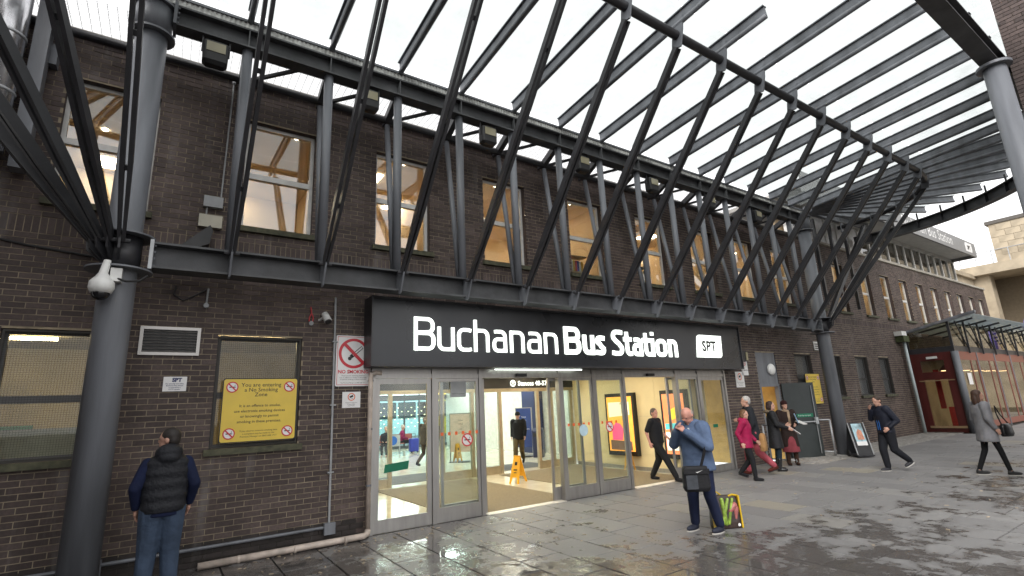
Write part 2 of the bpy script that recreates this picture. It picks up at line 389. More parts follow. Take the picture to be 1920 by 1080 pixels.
ex = sorted({X0, X1} | {o[0] for o in opens} | {o[1] for o in opens}); ez = sorted({-.1, ZT} | {o[2] for o in opens} | {o[3] for o in opens})
wall = MB()
for a, b in zip(ex, ex[1:]):
    for c, d in zip(ez, ez[1:]):
        mx_, mz_ = (a + b) / 2, (c + d) / 2
        if not any(o[0] < mx_ < o[1] and o[2] < mz_ < o[3] for o in opens): wall.add([(a, .0055, c), (b, .0055, c), (b, .0055, d), (a, .0055, d)], [(0, 1, 2, 3)])
wall.box(X0, X1, .32, .36, 3.3, 3.5); wall.box(X0 - .05, X0, .0, 8, -.1, ZT); wall.box(X1 - .02, X1, .02, 8, -.1, ZT)
wall.build('wall', MORTAR, bld)
for a, b, c, d in opens:
    dd = .2 if c > 0 else .12
    e = .012
    rev = MB()
    for vs in ([(a, e, c), (a, dd, c), (a, dd, d), (a, e, d)], [(b, dd, c), (b, e, c), (b, e, d), (b, dd, d)], [(a, e, d), (a, dd, d), (b, dd, d), (b, e, d)], [(a, dd, c), (a, e, c), (b, e, c), (b, dd, c)]): rev.add(vs, [(0, 1, 2, 3)], .4)
    rev.build('opening_reveal', BRICK, bld)
# bricks, each a real block; the 300 that show largest are objects of their own
bk = random.Random(11); full = []; mass = MB(); plin = MB()
fme = bpy.data.meshes.new('brick'); fm = MB().box(-.1075, .1075, 0, .022, -.0325, .0325, skip=('b',)); fme.from_pydata(fm.v, [], fm.f); fme.materials.append(BRICK)
SOLD = (4.275, 4.5)
row = 0; z = 0.0
while z < ZT - .02:
    zc = z + .0375
    if SOLD[0] <= zc <= SOLD[1]:
        z += .075; row += 1; continue
    x = X0 + (.1125 if row % 2 else 0)
    while x < X1 - .02:
        segs = [(x + .005, min(x + .22, X1))]
        for o in opens:
            if o[2] - .01 < zc < o[3] + .01:
                ns = []
                for a, b in segs:
                    if b <= o[0] or a >= o[1]: ns.append((a, b)); continue
                    if a < o[0] - .02: ns.append((a, o[0]))
                    if b > o[1] + .02: ns.append((o[1], b))
                segs = ns
        for a, b in segs:
            if b - a < .03: continue
            pr = bk.uniform(-.0035, .0035); t = bk.random()
            if b - a > .2149 and 0.2 < a < 2.7 and zc > .27: full.append(((a + b) / 2, zc, pr, t))
            else: (plin if zc < .27 and b < 2.8 else mass).box(a, b, pr - (.012 if zc < .27 and b < 2.8 else 0), .02, zc - .0325, zc + .0325, t, skip=('b',))
        x += .225
    z += .075; row += 1
x = X0
while x < X1:
    if x > 11.9 or 2: mass.box(x + .005, x + .07, bk.uniform(-.003, .003), .02, SOLD[0] + .005, SOLD[1] - .005, bk.random(), skip=('b',))
    x += .075
full.sort(key=lambda q: (Vector((q[0], 0, q[1])) - CAM).length)
for i, (x, zc, pr, t) in enumerate(full):
    if i < 298:
        o = link('brick', fme, bld); o.location = (x - 17, pr, zc)
    else: mass.box(x - .1075, x + .1075, pr, .02, zc - .0325, zc + .0325, t, skip=('b',))
mass.build('brick_courses', BRICK, bld, kind='stuff')
plin.build('plinth_courses', brick_mat('engineering_brick', (.022, .018, .017), (.03, .024, .022), (.04, .032, .03)), bld, kind='stuff')
MB().box(X0, 2.75, .003, .0054, -.05, .27).build('plinth_mortar', mat('dark_mortar', (.06, .052, .042), .8, 0, .3, 9), bld)  # darker mortar strip behind the plinth courses
MB().box(X0, X1 + .05, -.06, .4, ZT, ZT + .09).build('coping', CONC, bld)
MB().add([(X0, .4, ZT), (X1, .4, ZT), (X1, 14, ZT), (X0, 14, ZT)], [(0, 1, 2, 3)]).build('roof', mat('roof_felt', (.1, .1, .1), .9), bld)

MB().box(-9, -5.2, -15, .0, 0, 10.5).build('shade_block', mat('shade_block_brick', (.07, .051, .046), .8, 0, .2, 8), bld)     # added unseen block, just out of frame, that shades the left wall
def window(x0, x1, z0, z1, fm_, pm_, transom, guard=False, sill=True, yb=.12):
    fw_ = .055; f = MB()
    f.box(x0, x1, yb, yb + .06, z0, z0 + fw_).box(x0, x1, yb, yb + .06, z1 - fw_, z1).box(x0, x0 + fw_, yb, yb + .06, z0 + fw_, z1 - fw_).box(x1 - fw_, x1, yb, yb + .06, z0 + fw_, z1 - fw_)
    if transom: f.box(x0 + fw_, x1 - fw_, yb - .012, yb + .055, transom - .045, transom + .045)
    o = f.build('window', fm_, bld)
    zs = [z0 + fw_] + ([transom - .045, transom + .045] if transom else []) + [z1 - fw_]
    for a, b in zip(zs[::2], zs[1::2]): MB().box(x0 + fw_, x1 - fw_, yb + .03, yb + .036, a, b).build('pane', pm_, o)
    if sill: MB().box(x0 - .06, x1 + .06, -.07, yb + .02, z0 - .085, z0 - .001).build('sill', SILL, o)
    if guard:
        gmb = MB().box(x0 + .01, x0 + .035, .02, .04, z0 + .01, z1 - .01).box(x1 - .035, x1 - .01, .02, .04, z0 + .01, z1 - .01).box(x0 + .035, x1 - .035, .02, .04, z1 - .035, z1 - .01).box(x0 + .035, x1 - .035, .02, .04, z0 + .01, z0 + .035)
        p = .027; x = x0 + .04
        while x < x1 - .04: gmb.box(x, x + .002, .028, .031, z0 + .03, z1 - .03, skip=('u', 'd')); x += p
        z = z0 + .05
        while z < z1 - .04: gmb.box(x0 + .03, x1 - .03, .0312, .034, z, z + .002, skip=('l', 'r')); z += p
        gmb.build('wire_guard', mat('guard_wire', (.045, .042, .038), .8), o)
    return o
for i, x in enumerate(UPW): window(x, x + upw_w(i), 4.75, 6.58, UPVC, WGLASS, 5.66)
DFR = mat('dark_window_frame', (.1, .1, .1), .5)
LGLASS = glass('ground_window_glass', (.9, .9, .84), .8)
for a in LOWW: window(*a, DFR, LGLASS, 2.2, True)
FROST = glass('blind_backed_glass', (.35, .36, .36), 1.2, .75, (.4, .42, .43))
for a in LOWR: window(*a, DFR, FROST, 2.3, True)
# rooms behind the windows
ROOMW = mat('warm_room_wall', (.66, .5, .31), .8, 0, .08, 2); ROOMC = mat('room_ceiling', (.72, .6, .44), .8, 0, .05, 2)
LAMP = mat('ceiling_lamp', (1, .9, .75), .5, 0, 0, emit=16, ecol=(1, .86, .66)); TUBE = mat('fluorescent_tube', (1, .9, .7), .5, 0, 0, emit=45, ecol=(1, .82, .5))
rm = MB()
def room(mb, x0, x1, y0, y1, z0, z1): mb.add([(x, y, z) for x in (x0, x1) for y in (y0, y1) for z in (z0, z1)], [(0, 2, 3, 1), (4, 5, 7, 6), (2, 6, 7, 3), (0, 4, 6, 2)])
room(rm, X0, X1, .21, 4.2, 4.05, 6.95)
for x in (2.3, 4.55, 9.1, 13.4, 17.6, 21.8, 25.7, 29.4, 33): rm.box(x, x + .1, .22, 4.2, 4.05, 6.95)
rm.box(X0, X1, .205, .21, 6.66, 6.95)
rm.build('upper_room', ROOMW, bld)
MB().add([(X0, .21, 6.95), (X1, .21, 6.95), (X1, 4.2, 6.95), (X0, 4.2, 6.95)], [(0, 1, 2, 3)]).build('upper_ceiling', ROOMC, bld)
lm = MB(); spots = MB(); shelf = MB()
for i, x in enumerate(UPW):
    for dx, dy in (((.1, 1.6), (1.2, 2.9)) if i > 1 else ((-.3, 3.4),)): lm.box(x + dx + .1, x + dx + .6, dy, dy + .5, 6.925, 6.945)
    for dx, dy in ((.3, .7), (.9, .9), (.2, 2.2)): spots.tube((x + dx, dy, 6.946), (x + dx, dy, 6.93), .045, n=10)
    if i % 2 == 0: shelf.box(x + .1, x + .95, 1.6, 1.9, 4.4, 5.2)
lm.build('lamp_panel', LAMP, bld); spots.build('downlight', LAMP, bld)
shelf.build('cabinet', mat('beige_cabinet', (.4, .33, .24), .6), bld)
fl = MB(); cols_ = [(.5, .03, .03), (.05, .05, .3), (.6, .6, .55), (.6, .35, .03)]
for x in (7.5, 9.75):
    sh = MB().box(x, x + .95, .6, .85, 5.0, 5.03).box(x, x + .95, .6, .85, 5.4, 5.43).build('shelf', mat('beige_cabinet', (.4, .33, .24), .6), bld)
    for k in range(12): MB().box(x + .06 + k * .065, x + .115 + k * .065, .62, .82, 5.03, 5.3).build('box_file', mat('file_%d' % (k % 4), cols_[k % 4], .5, 0, 0), bld)
low = MB(); room(low, X0, 2.6, .21, 3.5, .1, 3.2); low.build('ground_room', mat('drab_room_wall', (.34, .29, .19), .85, 0, .2, 1.5), bld)
low = MB(); low.add([(X0, .21, 3.2), (2.6, .21, 3.2), (2.6, 3.5, 3.2), (X0, 3.5, 3.2)], [(0, 1, 2, 3)]); low.build('ground_ceiling', mat('drab_ceiling', (.4, .36, .27), .8), bld)
MB().box(.6, 1.6, 1.0, 1.06, 3.12, 3.16).box(-2.6, -1.4, 1.6, 1.66, 3.12, 3.16).build('strip_lamp', TUBE, bld)
MB().box(-2.0, -.9, .9, 1.2, 1.3, 1.85).build('cabinet', mat('pale_cabinet', (.4, .42, .4), .6), bld)
MB().box(-2.4, -1.5, 1.5, 1.55, 1.5, 1.9).build('notice_board', mat('green_board', (.1, .3, .16), .6), bld)
low = MB(); room(low, 15.7, 25, .21, 2.5, .1, 3.3); low.build('side_room', mat('drab_room_wall', (.34, .29, .19), .85), bld)
# penthouse storey with the roof sign
ph = MB(); x = 17.6
while x < 34.9: ph.box(x, x + .1, .1, .2, ZT + .09, 8.5); x += .95
ph.box(17.6, 34.9, .1, .2, 8.4, 8.55).box(17.6, 34.9, .09, .2, ZT + .09, 7.42)
pho = ph.build('clerestory_window', UPVC, bld)
MB().box(17.7, 23.6, .14, .17, 7.42, 8.4).build('panel', mat('white_panel', (.8, .8, .8), .5), pho)
MB().box(23.6, 34.9, .15, .16, 7.42, 8.4).build('pane', glass('dark_pane', (.25, .24, .2), 1.6, .4, (.3, .26, .2)), pho)
MB().box(17.6, 34.9, .5, .55, ZT + .1, 8.5).build('back_wall', ROOMW, pho)
ro = MB().box(17.0, 34.6, -.85, 9, 8.58, 8.72).build('roof_overhang', mat('soffit_white', (.5, .48, .45), .7), bld)
MB().box(17.0, 34.65, -.95, -.86, 8.42, 9.15).box(34.56, 34.66, -.86, 5, 8.42, 9.15).build('fascia', mat('grey_fascia', (.2, .2, .2), .5), ro)
text_mesh([('Buchanan Bus Station', 0.7, 25.1, 8.6, -.956, 'LEFT', 0)]).build('lettering', SIGNW, ro)
MB().prism([(33.0, -.952, 8.56), (33.9, -.952, 8.56), (34.0, -.952, 8.7), (34.0, -.952, 9.04), (33.1, -.952, 9.04), (33.0, -.952, 8.9)], (0, -.01, 0)).build('logo_panel', SIGNW, ro)
text_mesh([('SPT', .3, 33.5, 8.68, -.966, 'CENTER', .01)]).build('logo_lettering', INK, ro)
rl = MB()
for i in range(8): rl.tube((24 + i * 1.4, .2, 8.72), (24 + i * 1.4, .2, 9.75), .02, n=6)
rl.tube((24, .2, 9.75), (33.8, .2, 9.75), .02, n=6).build('roof_handrail', STEELL, ro)

# ================================================================ ENTRANCE: glazed screen and sliding doors
DZ = 2.42
ent = thing('entrance_screen', 'aluminium framed glass entrance screen with sliding doors under the name sign', 'entrance', (7.7, .06, 0))
fr = MB()
for x in DOORX: fr.box(x - .035, x + .035, .0, .12, 0, 2.58)
fr.box(2.84, 12.64, -.002, .122, 2.582, 2.66)
fr.build('frame', ALU, ent)
tr = MB()
for a, b in zip(DOORX, DOORX[1:]): tr.box(a + .037, b - .037, .01, .11, DZ, 2.50).box(a + .037, b - .037, .03, .09, 2.502, 2.58)
tr.build('transom', ALU, ent)
for a, b in ((5.0, 6.8), (8.8, 10.5)): MB().box(a, b, -.05, .2, .0, .012).build('threshold', mat('pale_threshold', (.7, .66, .58), .4), ent)
def leaf(x0, x1, y, kick=.24, name='door_leaf', st=.055, par=ent, z1=DZ - .005):
    l = MB().box(x0, x0 + st, y, y + .04, .002, z1).box(x1 - st, x1, y, y + .04, .002, z1).box(x0 + st, x1 - st, y, y + .04, z1 - st, z1).box(x0 + st, x1 - st, y, y + .04, .002, kick)
    o = l.build(name, ALU, par); MB().box(x0 + st, x1 - st, y + .015, y + .023, kick, z1 - st).build('pane', GLASS, o); return o
leaf(2.91, 3.93, .03, .2, st=.085)
leaf(4.01, 4.89, .02); leaf(4.15, 5.08, .13, .26); leaf(6.62, 7.5, .13, .26)
leaf(6.89, 7.76, .02); leaf(7.84, 8.70, .02); leaf(7.9, 8.85, .13, .26)
leaf(10.35, 11.3, .13, .26); leaf(10.63, 11.44, .02); leaf(11.52, 12.57, .03, .2, st=.085)
for x in (5.85, 9.62): MB().box(x - .12, x + .12, -.06, 0.0, 2.44, 2.5).build('motion_sensor', BLACK, ent)
MB().box(5.2, 7.4, -.1, -.085, 2.565, 2.578).build('strip_lamp', mat('cool_tube', (1, 1, .95), .4, 0, 0, emit=4, ecol=(.9, 1, .9)), ent)
# manifestation dots and door stickers
for x0, n_ in ((4.1, 6), (7.0, 5), (7.95, 4)):
    for k in range(n_): MB().box(x0 + k * .14, x0 + k * .14 + .05, .012, .016, 1.42, 1.475).build('glass_marking', mat('orange_dot', (.75, .12, .03), .5, 0, 0), ent)
def nosmoke(mb_w, mb_r, mb_k, cx, y, cz, r):
    mb_w.disc((cx, y, cz), r, .002); mb_r.ring((cx, y - .003, cz), r * .8, r, .0015)
    a = r * .64; t = r * .08
    mb_k.box(cx - .5 * r, cx + .42 * r, y - .0035, y - .003, cz - .09 * r, cz + .09 * r).box(cx + .46 * r, cx + .56 * r, y - .0035, y - .003, cz - .09 * r, cz + .09 * r)
    mb_k.obox((cx + .42 * r, y - .003, cz + .3 * r), (.05 * r, 0, .12 * r), (0, .0005, 0), (.04 * r, 0, -.015 * r))
    mb_r.prism([(cx - a - t, y - .004, cz + a - t), (cx - a + t, y - .004, cz + a + t), (cx + a + t, y - .004, cz - a + t), (cx + a - t, y - .004, cz - a - t)], (0, -.001, 0))
def sticker(parent, x, y, z, r):
    a, b, c = MB(), MB(), MB(); nosmoke(a, b, c, x, y, z, r)
    o = a.build('no_smoking_sticker', SIGNW, parent); b.build('red_ring', REDP, o); c.build('cigarette_print', INK, o)
sticker(ent, 4.62, .008, 1.32, .115); sticker(ent, 8.18, .008, 1.35, .115)
MB().disc((7.42, .008, 1.32), .12, .002).build('blue_sticker', mat('pale_blue_print', (.45, .6, .68), .5), ent)
MB().prism([(3.08, .04, .9), (3.5, .04, .93), (3.52, .04, 1.06), (3.1, .04, 1.03)], (0, -.003, 0)).build('green_sticker', mat('green_tape', (.0, .15, .075), .5), ent)
MB().prism([(11.9, .04, 1.12), (12.1, .04, 1.12), (12.1, .04, 1.2), (11.9, .04, 1.2)], (0, -.003, 0)).build('green_sticker', mat('green_tape', (.0, .15, .075), .5), ent)
o = MB().box(4.3, 4.62, .01, .014, 2.08, 2.36).build('camera_notice', mat('grey_notice', (.3, .31, .31), .5), ent)
text_mesh([('CCTV in operation', .032, 4.46, 2.13, .009, 'CENTER', 0)]).build('lettering', INK, o)

# lobby behind the screen
LOBW = mat('cream_lobby_panel', (.76, .64, .40), .45, 0, .05, 2); HALLF = mat('polished_cream_floor', (.66, .60, .46), .1, 0, .08, 3)
lob = thing('entrance_lobby', 'bright cream lobby with brown entrance mats behind the glass doors', 'lobby', (7.7, 2.4, 0))
MB().add([(2.7, .12, .004), (11.2, .12, .004), (11.2, 5, .004), (2.7, 5, .004)], [(0, 1, 2, 3)]).build('floor', HALLF, lob)
for a, b in ((4.5, 7.15), (8.1, 10.9)):
    m_ = MB().box(a, b, .14, 4.5, .0045, .016).build('entrance_mat', mat('brown_matting', (.19, .15, .09), .95, 0, .25, 40, .5, 200), lob)
lw = MB(); lw.box(2.6, 2.74, .125, 5, 0, 2.8)
lw.box(11.2, 12.7, .75, .8, 0, 2.8).box(2.6, 12.7, .125, .13, 2.68, 2.8)
lw.build('side_wall', LOBW, lob)
for i in range(4):
    for k, (z0, z1) in enumerate(((.1, .42), (.425, 1.45), (1.455, 2.78))): MB().box(11.2, 11.24, .14 + i * 1.14, .14 + i * 1.14 + 1.135, z0, z1).build('wall_panel', LOBW, lob)
MB().box(11.14, 11.2, .14, 4.6, .0, .1).build('skirting', ALU, lob)
MB().add([(2.7, .13, 2.79), (12.7, .13, 2.79), (12.7, 5, 2.79), (2.7, 5, 2.79)], [(0, 1, 2, 3)]).build('ceiling', mat('cream_ceiling', (.7, .66, .56), .7), lob)
LOBL = mat('lobby_lamp', (1, .93, .78), .4, 0, 0, emit=17, ecol=(1, .9, .68))
for x in (3.6, 5.6, 7.6, 9.6): 
    for y in (1.1, 3.2): MB().box(x, x + .6, y, y + .6, 2.765, 2.785).build('ceiling_lamp', LOBL, lob)
ins = thing('inner_screen', 'second glass screen of sliding doors at the back of the lobby', 'entrance', (7.7, 4.75, 0))
fr = MB()
for x in (2.8, 4.1, 4.95, 6.45, 7.4, 8.35, 9.75, 10.3, 11.1): fr.box(x - .05, x + .05, 4.7, 4.8, 0, 2.318)
fr.box(2.8, 11.2, 4.69, 4.81, 2.32, 2.42).build('frame', mat('bronze_aluminium', (.4, .34, .24), .4, .5, .1), ins)
o = MB().box(2.8, 11.2, 4.68, 4.8, 2.425, 2.79).build('header', mat('black_header', (.02, .02, .022), .4), ins)
tm = text_mesh([('Stances 48-57', .2, 9.0, 2.5, 4.676, 'LEFT', .004)]); tm.build('lettering', LETTER, o)
MB().ring((8.82, 4.678, 2.57), .07, .1, .003).build('arrow_disc', LETTER, o)
MB().box(8.81, 8.83, 4.675, 4.678, 2.52, 2.6).prism([(8.78, 4.676, 2.58), (8.86, 4.676, 2.58), (8.82, 4.676, 2.63)], (0, -.002, 0)).build('arrow', LETTER, o)
for a, b in ((2.85, 4.05), (4.15, 4.9), (6.5, 7.35), (7.45, 8.3), (9.8, 10.25), (10.35, 11.05)): MB().box(a, b, 4.74, 4.748, .22, 2.32).build('pane', GLASS, ins); MB().box(a, b, 4.72, 4.78, .0, .22).build('kick_panel', mat('bronze_aluminium', (.4, .34, .24), .4, .5), ins)

# concourse beyond
hall = thing('concourse', 'white lit concourse with tiled floor behind the inner doors', 'hall', (9, 11, 0))
MB().add([(.5, 5, .002), (22, 5, .002), (22, 18, .002), (.5, 18, .002)], [(0, 1, 2, 3)]).build('floor', HALLF, hall)
MB().add([(.5, 4.8, 3.2), (22, 4.8, 3.2), (22, 18, 3.2), (.5, 18, 3.2)], [(0, 1, 2, 3)]).build('ceiling', mat('hall_ceiling', (.7, .7, .68), .7), hall)
MB().box(13.2, 13.3, 4.8, 18, 0, 3.2).box(.4, .5, 4.8, 18, 0, 3.2).box(.5, 13.3, 4.81, 4.86, 2.8, 3.2).box(11.2, 13.3, 4.81, 4.86, 0, 2.8).build('wall', mat('hall_wall', (.72, .7, .64), .6), hall)
HL = mat('hall_lamp', (.95, 1, .97), .4, 0, 0, emit=30, ecol=(.92, 1, .96))
for x in (2.5, 5.5, 8.5, 11.5):
    for y in (6.5, 9.5, 12.5, 15.5): MB().box(x, x + 1.2, y, y + .3, 3.17, 3.195).build('ceiling_lamp', HL, hall)
gl = MB(); x = .5
while x < 13.3: gl.box(x, x + .07, 17.95, 18.05, 0, 3.2); x += .85
gl.box(.5, 13.2, 17.94, 18.06, 2.45, 2.75).box(.5, 13.2, 17.94, 18.06, 0, .15).build('glazing_bars', mat('dark_frame', (.06, .07, .08), .5), hall)
MB().box(.5, 13.2, 18.0, 18.01, .15, 2.45).build('glazing', glass('tint_glass', (.75, .9, .9)), hall)
MB().box(3.8, 7.0, 5.2, 6.9, .003, .012).box(8.6, 10.6, 5.2, 6.6, .003, .012).build('entrance_mat', mat('grey_matting', (.09, .09, .09), .95), hall)
MB().box(.5, 30, 18.2, 40, -.05, .0).build('bus_yard_floor', mat('yard_asphalt', (.06, .06, .065), .8), hall)
MB().box(0, 34, 33, 33.2, 0, 5).build('yard_wall', mat('yard_wall', (.25, .33, .34), .8, 0, .3, 1), hall)
yl = MB()
for i in range(26):
    for j in range(6): yl.box(5 + i * .42 + .2 * (j % 2), 5 + i * .42 + .2 * (j % 2) + .06, 20.9, 20.93, 1.0 + j * .22, 1.035 + j * .22)
yl.build('string_light', mat('warm_bulb', (1, .8, .4), .5, 0, 0, emit=5, ecol=(1, .75, .35)), hall)
MB().box(12.75, 13.19, 9.0, 9.9, 0, 3.2).build('pillar', mat('navy_pillar', (.012, .02, .07), .5), hall)
def bus(x, y, col, label, L_=9):
    t = thing('parked_bus', label, 'bus', (x, y, 0), group='buses beyond the concourse glass')
    MB().loft([(.35, 4.5 * L_ / 9, 1.25, x, y), (1.2, 4.55 * L_ / 9, 1.27, x, y), (2.9, 4.4 * L_ / 9, 1.2, x, y), (3.1, 4.2 * L_ / 9, 1.05, x, y)], 24, .25).build('body', mat('bus_' + str(col), col, .3), t)
    for k in range(6): MB().box(x - 4 + k * 1.35, x - 2.8 + k * 1.35, y - 1.29, y - 1.2, 1.5, 2.5).build('bus_window', mat('bus_glass', (.03, .05, .06), .1), t)
    for dx in (-2.8, 2.7): MB().tube((x + dx, y - 1.3, .45), (x + dx, y - 1.0, .45), .45, n=20).build('wheel', BLACK, t)
    for dx in (-3.9, 3.9): MB().disc((x + dx, y - 1.28, .8), .14, .02).build('lamp', mat('bus_lamp', (1, .9, .7), .5, 0, 0, emit=4), t)
bus(18.2, 25, (.75, .5, .03), 'yellow bus parked beyond the concourse windows', 5); bus(12.6, 25, (.5, .66, .7), 'pale teal bus parked left of the yellow bus', 5); bus(24, 25, (.7, .75, .8), 'pale grey bus parked right of the yellow bus', 5)
al = bpy.data.lights.new('yard_lamp', 'AREA'); al.energy = 2200; al.size = 12; al.color = (.9, 1, .97)
ao = bpy.data.objects.new('yard_lamp', al); COL.objects.link(ao); ao.location = (12, 26, 4.9)

# ================================================================ THE NAME SIGN
SY = -.36
sg = thing('station_name_sign', 'long charcoal lightbox reading Buchanan Bus Station above the doors', 'sign', (7.8, SY, 2.62))
MB().box(2.72, 12.95, SY, .0, 2.63, 3.71).build('panel', SIGNBOX, sg)
MB().box(2.69, 12.98, SY - .03, .005, 3.712, 3.75).box(2.69, 12.98, SY - .03, .005, 2.59, 2.628).box(2.69, 2.718, SY - .03, .005, 2.63, 3.71).box(12.952, 12.98, SY - .03, .005, 2.63, 3.71).build('trim', STEELD, sg)
# letters drawn as strokes: x in cap-height units, rounded-square shapes
def arcpts(cx, cy, rx, ry, a0, a1, n=7): return [(cx + rx * math.cos(R_(a0 + (a1 - a0) * i / n)), cy + ry * math.sin(R_(a0 + (a1 - a0) * i / n))) for i in range(n + 1)]
def glyph(ch, W, t):                      # width W (advance without spacing), stroke t, heights: cap 1, x-height .74
    h = t / 2; l, r = h, W - h; X = .735; rx = min(.17, (r - l) * .45); ry = .17
    if ch == 'B': return [[(l, h - t / 2), (l, 1)], [(l, 1 - h)] + arcpts(r - rx - .02, 1 - h - ry, rx, ry, 90, 0) + arcpts(r - rx - .02, .53 + ry, rx, ry - .02, 0, -90) + [(l, .52)], [(l, .52)] + arcpts(r - rx, .52 - ry, rx, ry, 90, 0) + arcpts(r - rx, h + ry, rx, ry, 0, -90) + [(l, h)]]
    if ch == 'u': return [[(l, X)] + arcpts(l + rx, h + ry, rx, ry, 180, 270) + [(r - .1, h), (r, h + .06)], [(r, X), (r, 0)]]
    if ch == 'n': return [[(l, 0), (l, X)], [(l, X - h - .06), (l + .1, X - h)] + arcpts(r - rx, X - h - ry, rx, ry, 90, 0) + [(r, 0)]]
    if ch == 'h': return [[(l, 0), (l, 1.02)], [(l, X - h - .06), (l + .1, X - h)] + arcpts(r - rx, X - h - ry, rx, ry, 90, 0) + [(r, 0)]]
    if ch == 'c': return [[(W, X - h - .02)] + [(r - .05, X - h)] + arcpts(l + rx, X - h - ry, rx, ry, 90, 180) + arcpts(l + rx, h + ry, rx, ry, 180, 270) + [(r - .05, h), (W, h + .02)]]
    if ch == 'o': return [arcpts(l + rx, X - h - ry, rx, ry, 90, 180) + arcpts(l + rx, h + ry, rx, ry, 180, 270) + arcpts(r - rx, h + ry, rx, ry, 270, 360) + arcpts(r - rx, X - h - ry, rx, ry, 0, 90) + [(l + rx - .001, X - h)]]
    if ch == 'a': return [[(l + .02, X - h - .01), (l + .1, X - h)] + arcpts(r - rx, X - h - ry, rx, ry, 90, 0) + [(r, 0)], [(r, .43)] + [(l + rx, .43)] + arcpts(l + rx * .8, .43 - .155 + .0, rx * .8, .155, 90, 180, 5) + arcpts(l + rx * .8, h + .14, rx * .8, .14, 180, 270, 5) + [(r - .1, h), (r, h + .06)]]
    if ch == 's': return [[(r + h - .02, X - h - .015), (r - .1, X - h)] + arcpts(l + rx * .8, X - h - .12, rx * .8, .12, 90, 200, 6) + [(l + .12, .41), (r - .12, .33)] + arcpts(r - rx * .8, h + .12, rx * .8, .12, 20, -90, 6) + [(l + .1, h), (0, h + .02)]]
    if ch == 'S': return [[(r + h - .02, 1 - h - .02), (r - .1, 1 - h)] + arcpts(l + rx, 1 - h - .17, rx, .17, 90, 205, 7) + [(l + .14, .56), (r - .14, .46)] + arcpts(r - rx, h + .17, rx, .17, 25, -90, 7) + [(l + .1, h), (0, h + .025)]]
    if ch == 't': return [[(W * .42, .94)] + arcpts(W * .42 + .14, h + .14, .14, .14, 180, 270, 6) + [(W, h + .01)], [(0, X - h), (W, X - h)]]
    if ch == 'i': return [[(h, 0), (h, X)], [(h, .86), (h, 1.0)]]
    return []
def ribbon(mb, pts, t, y, depth):
    P_ = [Vector(p) for p in pts]; c = [P_[0]]
    for p in P_[1:]:
        if (p - c[-1]).length > 1e-4: c.append(p)
    L_, Rr = [], []
    for i, p in enumerate(c):
        a = (p - c[i - 1]).normalized() if i else (c[1] - c[0]).normalized(); b = (c[i + 1] - p).normalized() if i < len(c) - 1 else a
        m_ = (a + b); m_ = m_.normalized() if m_.length > .1 else a
        nrm = Vector((-m_.y, m_.x)); k = min(1.5, 1 / max(.5, m_.dot(a)))
        L_.append(p + nrm * t / 2 * k); Rr.append(p - nrm * t / 2 * k)
    n_ = len(c); vs = []
    for q in (L_, Rr):
        for dd in (0, depth): vs += [(p.x, y - dd, p.y) for p in q]
    fs = []
    for i in range(n_ - 1):
        fs += [(n_ + i, n_ + i + 1, 3 * n_ + i + 1, 3 * n_ + i), (i, i + 1, n_ + i + 1, n_ + i), (2 * n_ + i, 3 * n_ + i, 3 * n_ + i + 1, 2 * n_ + i + 1)]
    fs += [(0, n_, 3 * n_, 2 * n_), (n_ - 1, 3 * n_ - 1, 4 * n_ - 1, 2 * n_ - 1)]
    return vs, fs
CAP, ZB = .575, 2.865
def word(s_, xs_, t):
    for ch, (a, b) in zip(s_, xs_):
        mb = MB()
        for k, st in enumerate(glyph(ch, (b - a) / CAP, t)):
            vs, fs = ribbon(None, [(p[0] * CAP + a, p[1] * CAP + ZB) for p in st], t * CAP, SY - .002 - .0015 * k, .025)
            mb.add(vs, fs)
        mb.build('letter', LETTER, sg)
word('Buchanan', [(3.43, 3.82), (3.87, 4.20), (4.26, 4.54), (4.60, 4.92), (5.0, 5.31), (5.39, 5.72), (5.80, 6.13), (6.21, 6.55)], .108)
word('Bus', [(6.73, 7.17), (7.24, 7.56), (7.61, 7.88)], .172)
word('Station', [(8.09, 8.44), (8.46, 8.71), (8.74, 9.06), (9.07, 9.34), (9.37, 9.48), (9.53, 9.90), (9.97, 10.29)], .168)
lg = [(11.03, 2.88), (11.98, 2.88)] + [(11.98 + .1 * math.sin(R_(a)), 2.98 - .1 * math.cos(R_(a))) for a in (30, 60, 90)] + [(12.12, 3.45), (11.2, 3.45)] + [(11.2 - .1 * math.sin(R_(a)), 3.35 + .1 * math.cos(R_(a))) for a in (30, 60, 90)]
MB().prism([(x, SY - .002, z) for x, z in lg], (0, -.02, 0)).build('logo_panel', LETTER, sg)
o = text_mesh([('SPT', .37, 11.27, 3.04, SY - .0235, 'LEFT', .012)])
for k in range(7): o.box(11.2 - .02 * (k % 3), 11.36, SY - .0236, SY - .023, 3.06 + k * .035, 3.073 + k * .035)
o.build('logo_lettering', INK, sg)

